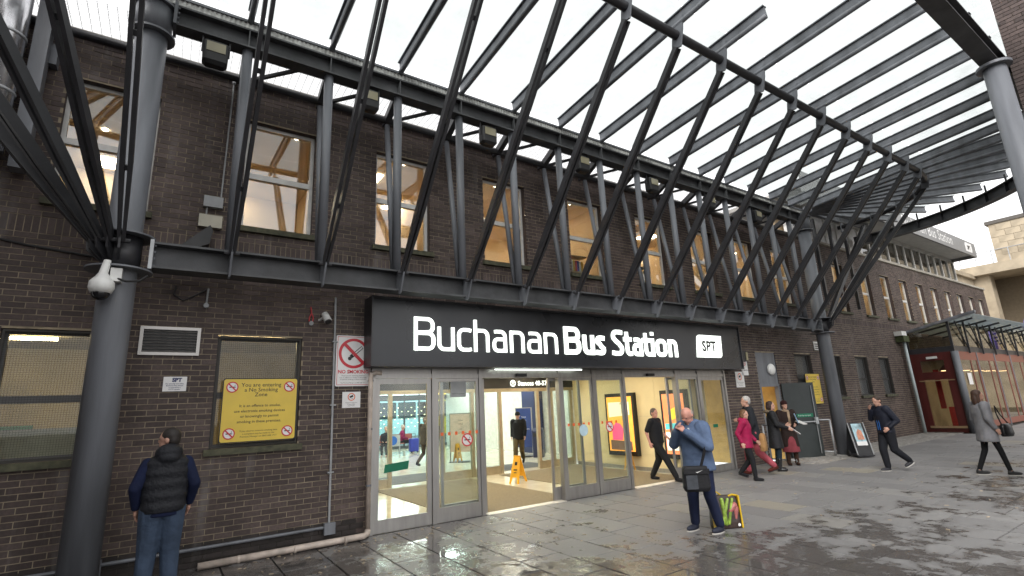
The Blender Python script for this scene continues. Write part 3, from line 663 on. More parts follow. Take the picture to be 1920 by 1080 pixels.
# ================================================================ CANOPY
YB, YR, ZR = -.75, -4.0, 7.80
XS = [.57, 1.77, 2.96, 4.18, 5.39, 6.6, 7.82, 9.05, 10.25, 11.45, 12.62, 13.77, 14.9, 16.0]
XL, XR = -.6, 16.9
can = thing('entrance_canopy', 'grey steel and glass entrance canopy with raking struts and curved ends', 'canopy', (8, YB, 0))
def column(x, y, r, z1, base=0):
    o = MB().tube((x, y, base), (x, y, z1), r, n=36).build('column', STEEL, can, True)
    return o
for x in (XL, XR):
    c = column(x, YB, .185, 7.1, gz(x) - .02)
    for z0, z1, r in ((3.68, 3.70, .34), (4.12, 4.14, .33), (7.04, 7.07, .27), (7.5, 7.53, .27)): MB().tube((x, YB, z0), (x, YB, z1), r, n=36).build('collar', STEEL, c, False)
    MB().tube((x, YB, 7.07), (x, YB, 7.56), .22, n=36).build('column_head', STEEL, c, True)
    MB().tube((x, YB, 3.70), (x, YB, 4.12), .2, n=36).build('node_drum', STEELD, c, True)
column(11.95, -6.72, .165, 7.45); MB().tube((11.95, -6.72, 7.45), (11.95, -6.72, 7.5), .25, n=24).build('collar', STEEL, can)
def ibeam(x0, x1, y, z0, z1, fwid, name, stiff=()):
    b = MB().box(x0, x1, y - fwid / 2, y + fwid / 2, z0, z0 + .028).box(x0, x1, y - fwid / 2, y + fwid / 2, z1 - .028, z1).box(x0, x1, y - .012, y + .012, z0 + .028, z1 - .028)
    for x in stiff: b.box(x - .008, x + .008, y - fwid / 2 + .004, y - .013, z0 + .029, z1 - .029)
    return b.build(name, BEAMP, can)
lb = ibeam(XL + .3, XR - .3, YB, 3.74, 4.08, .3, 'lower_beam', XS)
ub = ibeam(XL + .24, XR - .24, YB, 7.28, 7.60, .24, 'upper_beam', XS)
for bm_, z0, z1, px_ in ((lb, 3.72, 4.1, (XL + .3, XR - .3)), (ub, 7.26, 7.62, (XL + .24, XR - .24))):
    for x in px_:
        e = MB().box(x - .02, x + .02, YB - .17, YB + .17, z0, z1).build('end_plate', STEELL if x < 0 and z0 < 5 else STEEL, bm_)
        bl_ = MB()
        for s in (-1, 1):
            for k in range(4):
                zz = z0 + .06 + k * (z1 - z0 - .12) / 3; sx = 1 if x < 5 else -1
                bl_.tube((x + sx * .02, YB + s * .1, zz), (x + sx * .045, YB + s * .1, zz), .018, n=6)
        bl_.build('bolt', STEEL, bm_)
MB().box(XL, XR, YB - .1, YB - .06, 7.605, 7.70).build('glazing_upstand', mat('pale_flashing', (.5, .5, .48), .5, 0, .4, 14), can)
MB().box(XL, XR, YB - .13, YB + .1, 7.70, 7.74).build('gutter_lip', STEEL, can)
cor = MB(); x = XL
while x < XR: cor.box(x, x + .03, YB - .112, YB - .1, 7.606, 7.70); x += .062
cor.build('corrugated_flashing', mat('pale_flashing', (.5, .5, .48), .5), can)
# vertical posts and raking back tubes
for x in XS:
    MB().tube((x, YB, 4.08), (x, YB, 7.28), .072, n=14).build('post', STEEL, can, True)
    MB().tube((x - .02, YB + .08, 4.08), (x, -.22, 7.02), .05, n=12).build('raking_tube', STEEL, can, True)
    MB().bar((x, YB + .1, 7.33), (x, -.2, 7.12), .11, .13).build('tie_bracket', STEELD, can)
    MB().bar((x, -.23, 7.12), (x, -.02, 7.12), .05, .05).build('wall_tie', STEELD, can)
    if x < 16: 
        MB().bar((x + .1, -.24, 7.13), (x + .75, YB + .12, 7.32), .05, .05).build('diagonal_brace', STEELD, can)
MB().tube((-4, -.22, 7.12), (XR + 1, -.22, 7.12), .062, n=12).build('back_rail', STEELD, can, True)
net = MB(); x = -4.0
while x < XR: net.box(x, x + .0045, YB + .12, .38, 7.428, 7.434, skip=('l', 'r')); x += .11
for k in range(30): net.box(-4, XR, YB + .13 + k * .034, YB + .136 + k * .034, 7.42, 7.427, skip=('f', 'b'))
net.build('bird_netting', mat('net_wire', (.3, .3, .32), .5), can, kind='stuff')
# raking struts: twin tapered flats pinned to gussets
def strut(p, q, mtl=STEELD):
    p, q = Vector(p), Vector(q); d = (q - p).normalized(); sd = d.cross(Vector((0, 0, 1))).normalized()
    mb = MB()
    for s in (-1, 1):
        o_ = sd * (s * .038); a = p + d * .95
        mb.bar(p + o_ * .6, a + o_, .034, .06, (0, 0, 1), .046, .12); mb.bar(a + o_, q - d * .05 + o_, .046, .12, (0, 0, 1), .042, .09)
    k = 0.9
    while k < (q - p).length - .3: mb.bar(p + d * k - sd * .06, p + d * k + sd * .06, .05, .06, d); k += 1.45
    s_ = mb.build('strut', mtl, can)
    MB().tube(p - sd * .09, p + sd * .09, .028, n=8).build('pin', STEELD, s_)
    return s_
def rail_pt(a, side): # points on the rail round the ends
    c = XR if side > 0 else XL
    return Vector((c + side * 3.3 * math.sin(R_(a)), YB - 3.25 * math.cos(R_(a)), ZR))
for x in XS:
    p = (x, -1.03, 4.0); q = (x, YR, ZR - .17)
    MB().prism([(x - .012, YB - .013, 3.77), (x - .012, YB - .013, 4.05), (x - .012, -1.0, 4.07), (x - .012, -1.09, 4.0), (x - .012, -.95, 3.70), (x - .012, YB - .15, 3.68)], (.024, 0, 0)).build('gusset', STEEL, can)
    strut(p, q)
for side in (-1, 1):
    c = XR if side > 0 else XL
    for a in (0, 20, 40, 60, 80):
        dr = Vector((side * math.sin(R_(a)), -math.cos(R_(a)), 0)); p = Vector((c, YB, 4.0)) + dr * .3; q = rail_pt(a, side) - Vector((0, 0, .17)); 
        strut(p, q, STEELL if side > 0 and a in (60,) else STEELD)
        MB().prism([Vector((c, YB, 3.78)) + dr * .2, Vector((c, YB, 4.08)) + dr * .2, Vector((c, YB, 4.06)) + dr * .36, Vector((c, YB, 3.9)) + dr * .34], dr.cross(Vector((0, 0, 1))) * .024).build('gusset', STEELD, can)
pts = [rail_pt(a, -1) for a in range(85, 0, -5)] + [Vector((XL, YR, ZR))] + [Vector((XR, YR, ZR))] + [rail_pt(a, 1) for a in range(5, 100, 5)]
MB().pipe(pts, .075, 14).build('rail', STEELD, can, True)
# ribs: deep web with a tube along its lower edge
def zrib(dist): return 7.72 + .085 * dist
def rib(c, dr, L_, r0=.1):
    c = Vector(c); p = c + dr * r0; q = c + dr * L_; p.z = zrib(r0); q.z = zrib(L_)
    mb = MB().bar(p + Vector((0, 0, .1)), q + Vector((0, 0, .1)), .035, .17); mb.bar(p + Vector((0, 0, .195)), q + Vector((0, 0, .195)), .1, .02)
    o_ = mb.build('rib', STEEL, can); MB().tube(p, q, .047, n=10).build('rib_tube', STEEL, o_, True)
    return o_
DOWN = Vector((0, -1, 0))
def plate(x, y, dr):
    sd = dr.cross(Vector((0, 0, 1))); c = Vector((x, y, 0))
    MB().prism([c + dr * -.12 + Vector((0, 0, ZR - .22)), c + dr * .06 + Vector((0, 0, ZR - .24)), c + dr * .13 + Vector((0, 0, ZR + .05)), c + dr * .16 + Vector((0, 0, ZR + .3)), c + dr * -.04 + Vector((0, 0, ZR + .3))], sd * .03).build('bracket_plate', STEEL, can)
for x in XS:
    L_ = 4.15 if x < 8.5 else 5.95
    rib((x, YB, 0), DOWN, L_); plate(x, YR, DOWN)
fan = {}
for side in (-1, 1):
    c = XR if side > 0 else XL
    for k in range(0, 11):
        a = k * 9.3
        if side < 0 and k > 4: continue
        dr = Vector((side * math.sin(R_(a)), -math.cos(R_(a)), 0)); L_ = 6.15 if side > 0 else 4.15
        rib((c, YB, 0), dr, L_, .35); fan.setdefault(side, []).append((c, dr, L_))
        if k % 2 == 0: pp = rail_pt(a, side); plate(pp.x, pp.y, dr)
# glass panes between ribs, with a joint over the rail
def pane(c0, d0, c1, d1, a, b):
    q = []
    for c, d, r in ((c0, d0, a), (c1, d1, a), (c1, d1, b), (c0, d0, b)):
        p = Vector((c, YB, 0)) + d * r; p.z = zrib(r) + .212; q.append(p)
    MB().prism(q, (0, 0, .014)).build('roof_pane', ROOFG, can)
allx = [XL] + XS + [XR]
for a, b in zip(allx, allx[1:]):
    pane(a + .02, DOWN, b - .02, DOWN, .05, 3.42); pane(a + .02, DOWN, b - .02, DOWN, 3.47, 4.2 if b < 9 else 6.15)
for side, fl_ in fan.items():
    for (c, d0, L_), (_, d1, _) in zip(fl_, fl_[1:]): pane(c, d0, c, d1, .3, 3.42); pane(c, d0, c, d1, 3.47, L_ + .05)
# ring beam: straight outer edge, then a quarter circle back to the wall
def ringpts(r, z): return [Vector((6.0, YB - r, z)), Vector((XR, YB - r, z))] + [Vector((XR + r * math.sin(R_(a)), YB - r * math.cos(R_(a)), z)) for a in range(4, 95, 4)]
rb = MB()
for a, b in zip(ringpts(5.92, 0), ringpts(5.92, 0)[1:]):
    for z0, z1, wd in ((7.60, 7.63, .26), (7.93, 7.96, .26), (7.63, 7.93, .03)): rb.bar((a.x, a.y, (z0 + z1) / 2), (b.x, b.y, (z0 + z1) / 2), wd, z1 - z0)
ring = rb.build('ring_beam', BEAMP, can)
for a in range(4, 95, 8):
    d = Vector((math.sin(R_(a)), -math.cos(R_(a)), 0)); c = Vector((XR, YB, 7.78)) + d * 5.86
    MB().obox(c, d * .05, d.cross(Vector((0, 0, 1))) * .012, (0, 0, .149)).build('stiffener', STEELD, ring)
    c = Vector((XR, YB, 8.09)) + d * 5.9; MB().bar(c - Vector((0, 0, .13)), c + Vector((0, 0, .13)), .05, .05, (1, 0, 0)).build('stub_post', STEELD, ring)
for x in XS[7:]: MB().box(x - .02, x + .02, YB - 5.95, YB - 5.88, 7.961, 8.2).build('stub_post', STEELD, ring)
MB().box(22.6, 22.9, -.6, -.0, 7.6, 7.96).build('end_plate', STEELD, ring)
for x in (18.55, 19.75, 20.95): MB().bar((x, -.35, 4.8), (x - .02, -.35, 7.9), .1, .1, (0, 1, 0)).build('side_post', STEELD, can)
# pale flue and steel post at the far left of the wall
fl = thing('metal_flue', 'pale shiny metal flue rising up the wall at the far left', 'flue', (-2.08, -.35, 5.2))
MB().tube((-2.1, -.35, 5.15), (-2.1, -.35, 9.5), .2, n=28).build('pipe', mat('polished_flue', (.6, .6, .62), .25, .9, .1), fl, True)
for z in (5.9, 6.7, 7.5): MB().tube((-2.1, -.35, z), (-2.1, -.35, z + .04), .21, n=28).build('band', STEELL, fl, True)
MB().box(-1.86, -1.7, -.3, -.1, 5.0, 9.4).box(-1.7, -1.62, -.16, 0, 6.6, 6.9).build('support_post', STEEL, fl)

# ================================================================ FITTINGS ON THE CANOPY AND WALL
def flood(x, label, dz=0):
    t = thing('floodlight', label, 'floodlight', (x, YB, 6.95 + dz), group='floodlights under the canopy beam')
    z = 7.02 + dz; y = YB - .06
    MB().loft([(z - .2, .12, .06, x, y), (z - .15, .16, .1, x, y), (z + .14, .17, .1, x, y), (z + .17, .15, .08, x, y)], 20, .35).build('housing', BLACK, t)
    MB().box(x - .12, x + .12, y - .108, y - .1, z - .02, z + .13).build('lens', mat('floodlight_lens', (.33, .3, .2), .15, 0, .1), t)
    MB().bar((x - .17, y, z), (x - .17, y, 7.27), .02, .03).bar((x + .17, y, z), (x + .17, y, 7.27), .02, .03).build('bracket', STEELD, t)
for x, lb_ in ((.16, 'beside the left canopy column'), (2.42, 'second from the left column'), (4.78, 'third from the left column'), (7.22, 'fourth from the left column'), (9.5, 'fifth from the left column'), (11.8, 'sixth from the left column'), (14.05, 'last before the right column')):
    flood(x, 'black floodlight under the upper canopy beam, ' + lb_)
dome = thing('dome_camera', 'white dome security camera on a bracket on the left column', 'camera', (-.72, -1.05, 3.4))
MB().loft([(3.33, .02, .02, -.72, -1.06), (3.34, .1, .1, -.72, -1.06), (3.40, .125, .125, -.72, -1.06), (3.47, .12, .12, -.72, -1.06), (3.53, .07, .07, -.72, -1.06), (3.58, .045, .045, -.72, -1.06), (3.7, .04, .04, -.7, -1.06), (3.74, .035, .035, -.7, -1.04)], 24).build('housing', PLASTW, dome, True)
MB().ell((-.72, -1.06, 3.335), (.09, .09, .08), n=20, m=12).build('lens_dome', mat('smoked_dome', (.01, .01, .012), .08), dome, True)
MB().box(-.66, -.55, -1.04, -.9, 3.5, 3.66).build('bracket', PLASTW, dome)
MB().pipe([(-.66, -1.0, 3.56), (-.5, -1.06, 3.5), (-.38, -1.0, 3.53), (-.31, -.93, 3.62)], .014, 8).build('cable', BLACK, dome)
fl2 = thing('wall_spotlight', 'black wedge shaped wall spotlight under two junction boxes', 'spotlight', (.2, -.2, 4.3))
MB().prism([(.0, -.42, 4.22), (.32, -.42, 4.56), (.36, -.42, 4.48), (.33, -.42, 4.28), (.1, -.42, 4.17)], (0, .3, 0)).build('housing', BLACK, fl2)
MB().box(.18, .21, -.12, .0, 4.12, 4.35).build('bracket', STEEL, fl2)
jb = thing('junction_box', 'pale grey junction box on the brick wall, upper of two', 'junction box', (.35, 0, 5.05)); MB().box(.22, .47, -.09, -.003, 4.96, 5.13).build('box', BOXG, jb)
MB().tube((.44, -.03, 5.13), (.47, -.03, 7.12), .012, n=8).ell((.47, -.03, 7.14), (.03, .03, .03)).build('conduit', BOXG, jb)
jb = thing('junction_box', 'cream junction box on the brick wall, lower of two', 'junction box', (.35, 0, 4.74)); MB().box(.18, .48, -.09, -.003, 4.64, 4.83).build('box', mat('cream_box', (.5, .47, .38), .5), jb)
MB().tube((.27, -.03, 4.83), (.27, -.03, 4.96), .012, n=8).build('conduit', BOXG, jb)
solo(MB().pipe([(-4, -.02, 4.28), (-2.5, -.02, 4.25), (-1.6, -.02, 4.1), (-.9, -.02, 4.03)], .015, 6), 'black_cable', BLACK, 'black cable sagging across the brickwork left of the column', 'cable')
solo(MB().pipe([(.0, -.02, 3.72), (-.02, -.02, 3.6), (.1, -.02, 3.52), (.22, -.02, 3.6), (.36, -.02, 3.7)], .012, 6), 'black_cable', BLACK, 'looped black cable hanging below the lower beam', 'cable')
dn_ = thing('drop_conduit', 'short metal conduit with round end hanging under the beam', 'conduit', (.38, -.03, 3.45)); MB().tube((.39, -.03, 3.72), (.38, -.03, 3.5), .014, n=8).build('pipe', BOXG, dn_); MB().tube((.38, 0, 3.47), (.38, -.05, 3.47), .035, n=14).build('end_box', BOXG, dn_)
bc = thing('bullet_camera', 'small white bullet camera on the wall beside the conduit', 'camera', (2.03, -.1, 3.35))
MB().tube((2.01, -.12, 3.44), (2.05, -.2, 3.31), .052, .06, 16).build('body', PLASTW, bc, True); MB().tube((2.05, -.2, 3.31), (2.055, -.212, 3.29), .05, n=16).build('lens', BLACK, bc); MB().bar((1.96, 0, 3.35), (2.0, -.12, 3.38), .03, .03).build('bracket', PLASTW, bc)
sr = thing('cable_stub', 'looped red cable ending in a small grey fitting on the wall', 'cable', (1.83, -.02, 3.35))
MB().pipe([(1.82, -.01, 3.56), (1.83, -.03, 3.45), (1.8, -.03, 3.38), (1.8, -.03, 3.32)], .01, 6).pipe([(1.83, -.03, 3.45), (1.86, -.03, 3.38), (1.85, -.03, 3.32)], .01, 6).build('cable', mat('red_cable', (.5, .04, .05), .5), sr)
MB().tube((1.83, 0, 3.3), (1.83, -.05, 3.29), .035, n=12).build('fitting', BOXG, sr)
vt = thing('wall_vent', 'metal louvred ventilation grille set in the brick wall', 'vent', (0, 0, 2.95))
MB().box(-.35, .35, -.03, -.004, 3.10, 3.14).box(-.35, .35, -.03, -.004, 2.75, 2.79).box(-.35, -.31, -.03, -.004, 2.79, 3.10).box(.31, .35, -.03, -.004, 2.79, 3.10).build('frame', ALU, vt)
for k in range(8): MB().obox((0, -.014, 2.805 + k * .039), (.308, 0, 0), (0, .011, .007), (0, -.002, .003)).build('slat', ALU, vt)
MB().box(-.32, .32, -.006, -.0045, 2.78, 3.12).build('backing', INK, vt)
vt = thing('air_brick', 'small white louvred vent on the brick wall behind the right column', 'vent', (17.9, 0, 3.4))
MB().box(17.75, 18.15, -.03, -.004, 3.27, 3.55).build('frame', PLASTW, vt)
for k in range(3): MB().box(17.8, 18.1, -.034, -.031, 3.31 + k * .07, 3.345 + k * .07).build('slot', BLACK, vt)
# pipes
cd = thing('grey_conduit', 'thin grey conduit running down the wall to a box near the ground', 'conduit', (2.2, -.03, .3))
MB().tube((2.22, -.03, .3), (2.2, -.03, 3.74), .018, n=8).build('riser', BOXG, cd); MB().tube((2.15, -.05, .24), (-1.4, -.05, .22), .022, n=8).build('run', STEEL, cd)
for r_ in ((2.14, 2.3, -.1, -.02, .14, .3), (-.62, -.44, -.12, -.02, .1, .28)): MB().box(*r_).build('box', STEEL, cd)
for z in (1.0, 2.0, 3.0): MB().box(2.17, 2.26, -.05, -.005, z, z + .02).build('clip', BOXG, cd)
wp = thing('waste_pipe', 'cream plastic waste pipe down the door edge and along the wall foot', 'pipe', (2.75, -.1, 0))
MB().pipe([(2.95, -.15, 2.5), (2.85, -.15, 2.51), (2.78, -.15, 2.48), (2.77, -.15, 2.4), (2.78, -.12, .12)], .038, 12).build('riser', PIPEW, wp, True)
MB().pipe([(2.78, -.12, .12), (2.77, -.14, .075), (2.7, -.2, .06), (.55, -.24, .055)], .045, 12).build('run', PIPEW, wp, True)
MB().tube((.551, -.24, .055), (.549, -.24, .055), .036, n=12).build('open_end', INK, wp)
for x in (1.0, 1.7, 2.4): MB().tube((x, -.235, .055), (x + .03, -.235, .055), .05, n=12).build('joint', PIPEW, wp)
for z in (.75, 1.6, 2.36): MB().tube((2.777, -.13, z), (2.777, -.13, z + .03), .046, n=12).build('clip', STEEL, wp)

# ================================================================ SIGNS ON THE WALL
def round_rect(x0, x1, z0, z1, y, d, r=.03):
    p = []
    for cx, cz, a0 in ((x1 - r, z1 - r, 0), (x0 + r, z1 - r, 90), (x0 + r, z0 + r, 180), (x1 - r, z0 + r, 270)):
        p += [(cx + r * math.cos(R_(a0 + t)), y, cz + r * math.sin(R_(a0 + t))) for t in (0, 30, 60, 90)]
    return MB().prism(p, (0, -d, 0))
def yellow_sign(x0, x1, z0, z1, y, label):
    t = thing('no_smoking_zone_sign', label, 'sign', ((x0 + x1) / 2, y, z0)); W = x1 - x0; H = z1 - z0; cx = (x0 + x1) / 2
    round_rect(x0 - .012, x1 + .012, z0 - .012, z1 + .012, y, .012).build('backing', BLACK, t); round_rect(x0, x1, z0, z1, y - .0125, .004).build('panel', SIGNY, t)
    k = W / .98; yy = y - .0175
    L_ = [('You are entering', .078, .875), ('a No Smoking', .078, .795), ('Zone', .078, .715), ('It is an offence to smoke,', .054, .545), ('use electronic smoking devices', .054, .46), ('or knowingly to permit', .054, .375), ('smoking in these premises.', .054, .29), ('If you observe someone smoking here', .032, .15), ('a complaint may be made to the', .032, .105), ('Premises Manager on 0845 608 1717', .032, .06)]
    text_mesh([(s, sz * k, cx, z0 + f * H, yy, 'CENTER', .0005 if sz > .05 else .0) for s, sz, f in L_]).build('lettering', INK, t)
    for fx, fz in ((.11, .87), (.89, .87), (.11, .13), (.89, .13)):
        a, b, c = MB(), MB(), MB(); nosmoke(a, b, c, x0 + fx * W, y - .017, z0 + fz * H, .078 * k)
        o_ = a.build('symbol', SIGNW, t); b.build('red_ring', REDP, o_); c.build('cigarette_print', INK, o_)
yellow_sign(.69, 1.665, 1.55, 2.42, -.03, 'yellow no smoking zone sign on the caged window of the left wall')
yellow_sign(16.75, 17.62, 1.55, 2.48, -.06, 'yellow no smoking zone sign behind the open grey side door')
t = thing('no_smoking_sign', 'tall white sign with red no smoking circle left of the doors', 'sign', (2.52, -.02, 2.3))
round_rect(2.24, 2.81, 2.30, 3.12, -.006, .012, .02).build('panel', SIGNW, t)
b = MB(); b.ring((2.525, -.0195, 2.83), .2, .245, .002, 40)
a_ = .165; b.prism([(2.525 - a_ - .018, -.0235, 2.83 + a_ - .018), (2.525 - a_ + .018, -.0235, 2.83 + a_ + .018), (2.525 + a_ + .018, -.0235, 2.83 - a_ + .018), (2.525 + a_ - .018, -.0235, 2.83 - a_ - .018)], (0, -.001, 0))
for x0, x1, z0, z1 in ((2.26, 2.79, 3.095, 3.102), (2.26, 2.79, 2.32, 2.327), (2.26, 2.267, 2.327, 3.095), (2.783, 2.79, 2.327, 3.095)): b.box(x0, x1, -.0195, -.0185, z0, z1)
b.build('red_ring', REDP, t)
text_mesh([('NO SMOKING', .078, 2.525, 2.505, -.0195, 'CENTER', .0025)]).build('red_lettering', REDP, t)
text_mesh([('These are no smoking premises', .03, 2.525, 2.458, -.0195, 'CENTER', 0), ('It is an offence to smoke or knowingly', .028, 2.525, 2.428, -.0195, 'CENTER', 0), ('to permit smoking in these premises', .028, 2.525, 2.4, -.0195, 'CENTER', 0), ('The Premises Manager on 0845 608 1717', .024, 2.525, 2.345, -.0195, 'CENTER', 0)]).build('lettering', INK, t)
cg = MB().obox((2.58, -.021, 2.86), (.085, 0, .075), (0, .0008, 0), (.017, 0, -.019)); cg.obox((2.5, -.0212, 2.79), (.026, 0, .023), (0, .0006, 0), (.02, 0, -.022)); cg.disc((2.46, -.02, 2.745), .03, .0012, 16)
cg.build('cigarette_print', INK, t); MB().obox((2.585, -.0222, 2.865), (.075, 0, .066), (0, .0004, 0), (.009, 0, -.01)).build('cigarette_white', SIGNW, t)
def small_notice(x0, x1, z0, z1, y, label, style):
    t = thing('wall_notice', label, 'notice', ((x0 + x1) / 2, y, z0)); MB().box(x0, x1, y - .01, y, z0, z1).build('panel', SIGNW, t); cx = (x0 + x1) / 2; H = z1 - z0; W = x1 - x0
    if style == 'spt':
        text_mesh([('SPT', H * .36, cx + .02, z0 + H * .66, y - .0115, 'CENTER', .004)]).build('logo_lettering', NAVYP, t)
        text_mesh([(s, H * .115, cx, z0 + H * f, y - .0115, 'CENTER', .0005) for s, f in (('For security and safety,', .48), ('Buchanan Bus Station', .35), ('is covered by a', .22), ('CCTV system.', .09))]).build('lettering', NAVYP, t)
    else:
        r = min(W, H) * .24; cz = z0 + H * .68
        MB().ring((cx, y - .011, cz), r * .78, r, .001, 28).build('ring', mat('orange_print', (.7, .13, .03), .5, 0, 0) if style == 'cam' else REDP, t)
        k = MB()
        if style == 'cam': k.obox((cx, y - .0115, cz + r * .1), (r * .45, 0, r * .2), (0, .0004, 0), (-r * .1, 0, r * .22)); k.box(cx - .03 * r, cx + r * .4, y - .012, y - .0115, cz - r * .42, cz - r * .32)
        else: k.obox((cx, y - .0115, cz), (r * .55, 0, -r * .55), (0, .0004, 0), (r * .08, 0, r * .08))
        k.build('pictogram', INK if style == 'cam' else REDP, t)
        text_mesh([(s, H * .085, cx, z0 + H * f, y - .0115, 'CENTER', 0) for s, f in (('Cameras in operation', .3), ('for your safety', .2), ('and security', .1))] if style == 'cam' else [('NO SMOKING', H * .1, cx, z0 + H * .25, y - .0115, 'CENTER', .001)]).build('lettering', INK, t)
small_notice(-.03, .24, 2.265, 2.46, -.005, 'small white security notice with blue logo below the wall vent', 'spt')
small_notice(2.36, 2.65, 1.96, 2.21, -.012, 'small white camera notice under the tall no smoking sign', 'cam')
small_notice(13.45, 13.75, 2.45, 2.95, -.006, 'narrow white no smoking notice right of the doors', 'ns')
small_notice(13.1, 13.5, 2.12, 2.55, -.006, 'square white camera notice below the narrow no smoking notice', 'cam')
t = thing('bulkhead_light', 'black box light on the brick wall at the right end of the name sign', 'light', (13.35, 0, 2.85)); MB().box(13.22, 13.5, -.2, -.004, 2.82, 3.12).build('housing', BLACK, t); MB().box(13.44, 13.52, -.22, -.05, 2.85, 3.08).build('lens', mat('floodlight_lens', (.33, .3, .2), .15), t)

# ================================================================ SIDE DOOR
sd_ = thing('side_doorway', 'grey panelled doorway in the brick wall with a round lamp above', 'doorway', (14.8, 0, .05))
MB().box(14.25, 15.3, .02, .08, 2.2, 3.12).build('over_panel', STEEL, sd_)
MB().ell((14.95, -.02, 2.62), (.17, .09, .17), n=18, m=12).build('round_lamp', mat('opal_lamp', (.75, .75, .73), .4), sd_, True)
MB().box(14.25, 14.33, .0, .12, 0, 2.2).box(15.22, 15.3, .0, .12, 0, 2.2).box(14.33, 15.22, .0, .12, 2.12, 2.2).build('frame', STEEL, sd_)
MB().box(14.0, 15.42, 2.2, 2.3, 0, 2.6).box(13.9, 14.0, .2, 2.3, 0, 2.6).box(15.42, 15.5, .2, 2.3, 0, 2.6).box(13.9, 15.5, .2, 2.3, 2.6, 2.65).build('passage_wall', mat('ochre_passage', (.5, .33, .1), .7), sd_)
MB().box(14.3, 14.8, 1.3, 1.8, 2.57, 2.59).build('passage_lamp', LAMP, sd_)
ld = thing('open_side_door', 'dark grey side door standing open towards the pavement', 'door', (15.32, -.02, .06), local=True, rotz=R_(-27))
MB().box(.0, 1.02, -.05, 0, .0, 2.14).build('leaf', mat('dark_door_paint', (.03, .036, .036), .45, 0, .15), ld)
MB().tube((.1, -.1, 1.0), (.95, -.1, 1.0), .02, n=8).box(.86, .95, -.12, -.05, .93, 1.12).build('push_bar', STEELL, ld)
MB().tube((.91, -.075, 1.1), (.91, -.075, 2.05), .012, n=6).tube((.91, -.075, .1), (.91, -.075, .95), .012, n=6).build('bolt_rod', STEELL, ld)
MB().box(.3, .85, -.056, -.051, 1.14, 1.24).build('green_sign', mat('green_tape', (.0, .15, .075), .5), ld)
text_mesh([('Push bar to open', .06, .575, 1.17, -.0575, 'CENTER', 0)]).build('lettering', SIGNW, ld)
def barrier(p, q, label):
    t = thing('barrier_rail', label, 'railing', (*p, gz(p[0])), group='steel rails by the side door'); z = gz(p[0])
    for a in (p, q): MB().tube((*a, z - .01), (*a, z + 1.02), .025, n=10).build('post', STEELL, t, True)
    MB().tube((*p, z + 1.02), (*q, z + 1.02), .025, n=10).build('top_rail', STEELL, t, True); MB().tube((*p, z + .12), (*q, z + .12), .02, n=10).build('bottom_rail', STEELL, t, True)
barrier((14.0, -.85), (14.0, -.05), 'steel barrier rail on the near side of the side door')
barrier((16.35, -.75), (16.35, -.05), 'steel barrier rail beyond the open side door')

# ================================================================ CAFE PAVILION
CX, CY = 25.5, -1.55; zg = gz(25.5)
REDW = mat('dark_red_timber', (.085, .016, .014), .4, 0, .25, 5, streak=True); REDL = mat('red_timber', (.2, .07, .05), .45, 0, .2, 5)
CG = glass('cafe_glass', (.8, .76, .66), 1.5)
cf = thing('cafe_pavilion', 'glass and red timber cafe pavilion built against the far brick wall', 'pavilion', (CX, CY, zg))
CX2 = 42
MB().box(CX, CX2, CY, 0, 3.25, 3.46).build('edge_beam', STEELD, cf)
MB().prism([(CX - .12, -.0, 4.1), (CX - .12, -.0, 4.2), (CX - .12, CY - .9, 4.72), (CX - .12, CY - .9, 4.62)], (.2, 0, 0)).build('verge_beam', STEEL, cf)
MB().prism([(CX + .03, -.02, 3.47), (CX + .03, -.02, 4.09), (CX + .03, CY + .05, 4.42), (CX + .03, CY + .05, 3.47)], (.01, 0, 0)).build('gable_pane', CG, cf)
MB().box(CX, CX + .08, CY, CY + .08, 3.46, 4.45).build('gable_post', STEELD, cf); MB().box(CX, CX + .08, -.1, -.02, 3.46, 4.12).build('gable_post', STEELD, cf)
c = MB().tube((CX + .02, CY + .02, zg - .02), (CX + .02, CY + .02, 3.25), .12, n=20).build('corner_column', STEEL, cf, True)
# side door wall
o = MB().box(CX, CX + .08, CY + .1, -.05, zg + .02, zg + .16).box(CX, CX + .08, CY + .1, CY + .42, zg + .16, 3.25).box(CX, CX + .08, -.36, -.05, zg + .16, 3.25).box(CX, CX + .08, CY + .42, -.36, 2.95, 3.25).box(CX, CX + .08, CY + .42, -.36, 2.2, 2.5).build('side_door', REDW, cf)
MB().box(CX + .03, CX + .04, CY + .42, -.36, zg + .16, 2.2).box(CX + .03, CX + .04, CY + .42, -.36, 2.5, 2.95).build('pane', CG, o)
for r_ in ((CX - .03, CX - .002, CY + .2, -.2, 2.14, 2.18), (CX - .06, CX - .002, CY + .15, -.25, zg + .17, zg + .25)): MB().box(*r_).build('rail', mat('timber_rail', (.3, .2, .11), .6), o)
MB().box(CX - .05, CX - .002, -.95, -.6, 3.02, 3.11).build('door_lamp', PLASTW, o)
x = CX + .16
while x < CX2:
    a, b = x, x + 2.3
    f = MB().box(a, b, CY, CY + .035, zg + .1, zg + .34).box(a, b, CY, CY + .035, 2.92, 3.25).box(a, a + .1, CY, CY + .035, zg + .34, 2.92).box(b - .1, b, CY, CY + .035, zg + .34, 2.92).box(a + 1.45, a + 1.53, CY, CY + .035, zg + .34, 2.92).build('window_bay', REDL, cf)
    MB().box(a + .1, a + 1.45, CY + .015, CY + .022, zg + .34, 2.92).build('pane', CG, f); MB().box(a + 1.53, b - .1, CY + .015, CY + .022, zg + .34, 2.92).build('pane', CG, f)
    MB().box(b, b + .09, CY - .02, CY + .05, zg, 3.25).build('mullion', STEEL, cf)
    x = b + .09
x = CX + 1.6
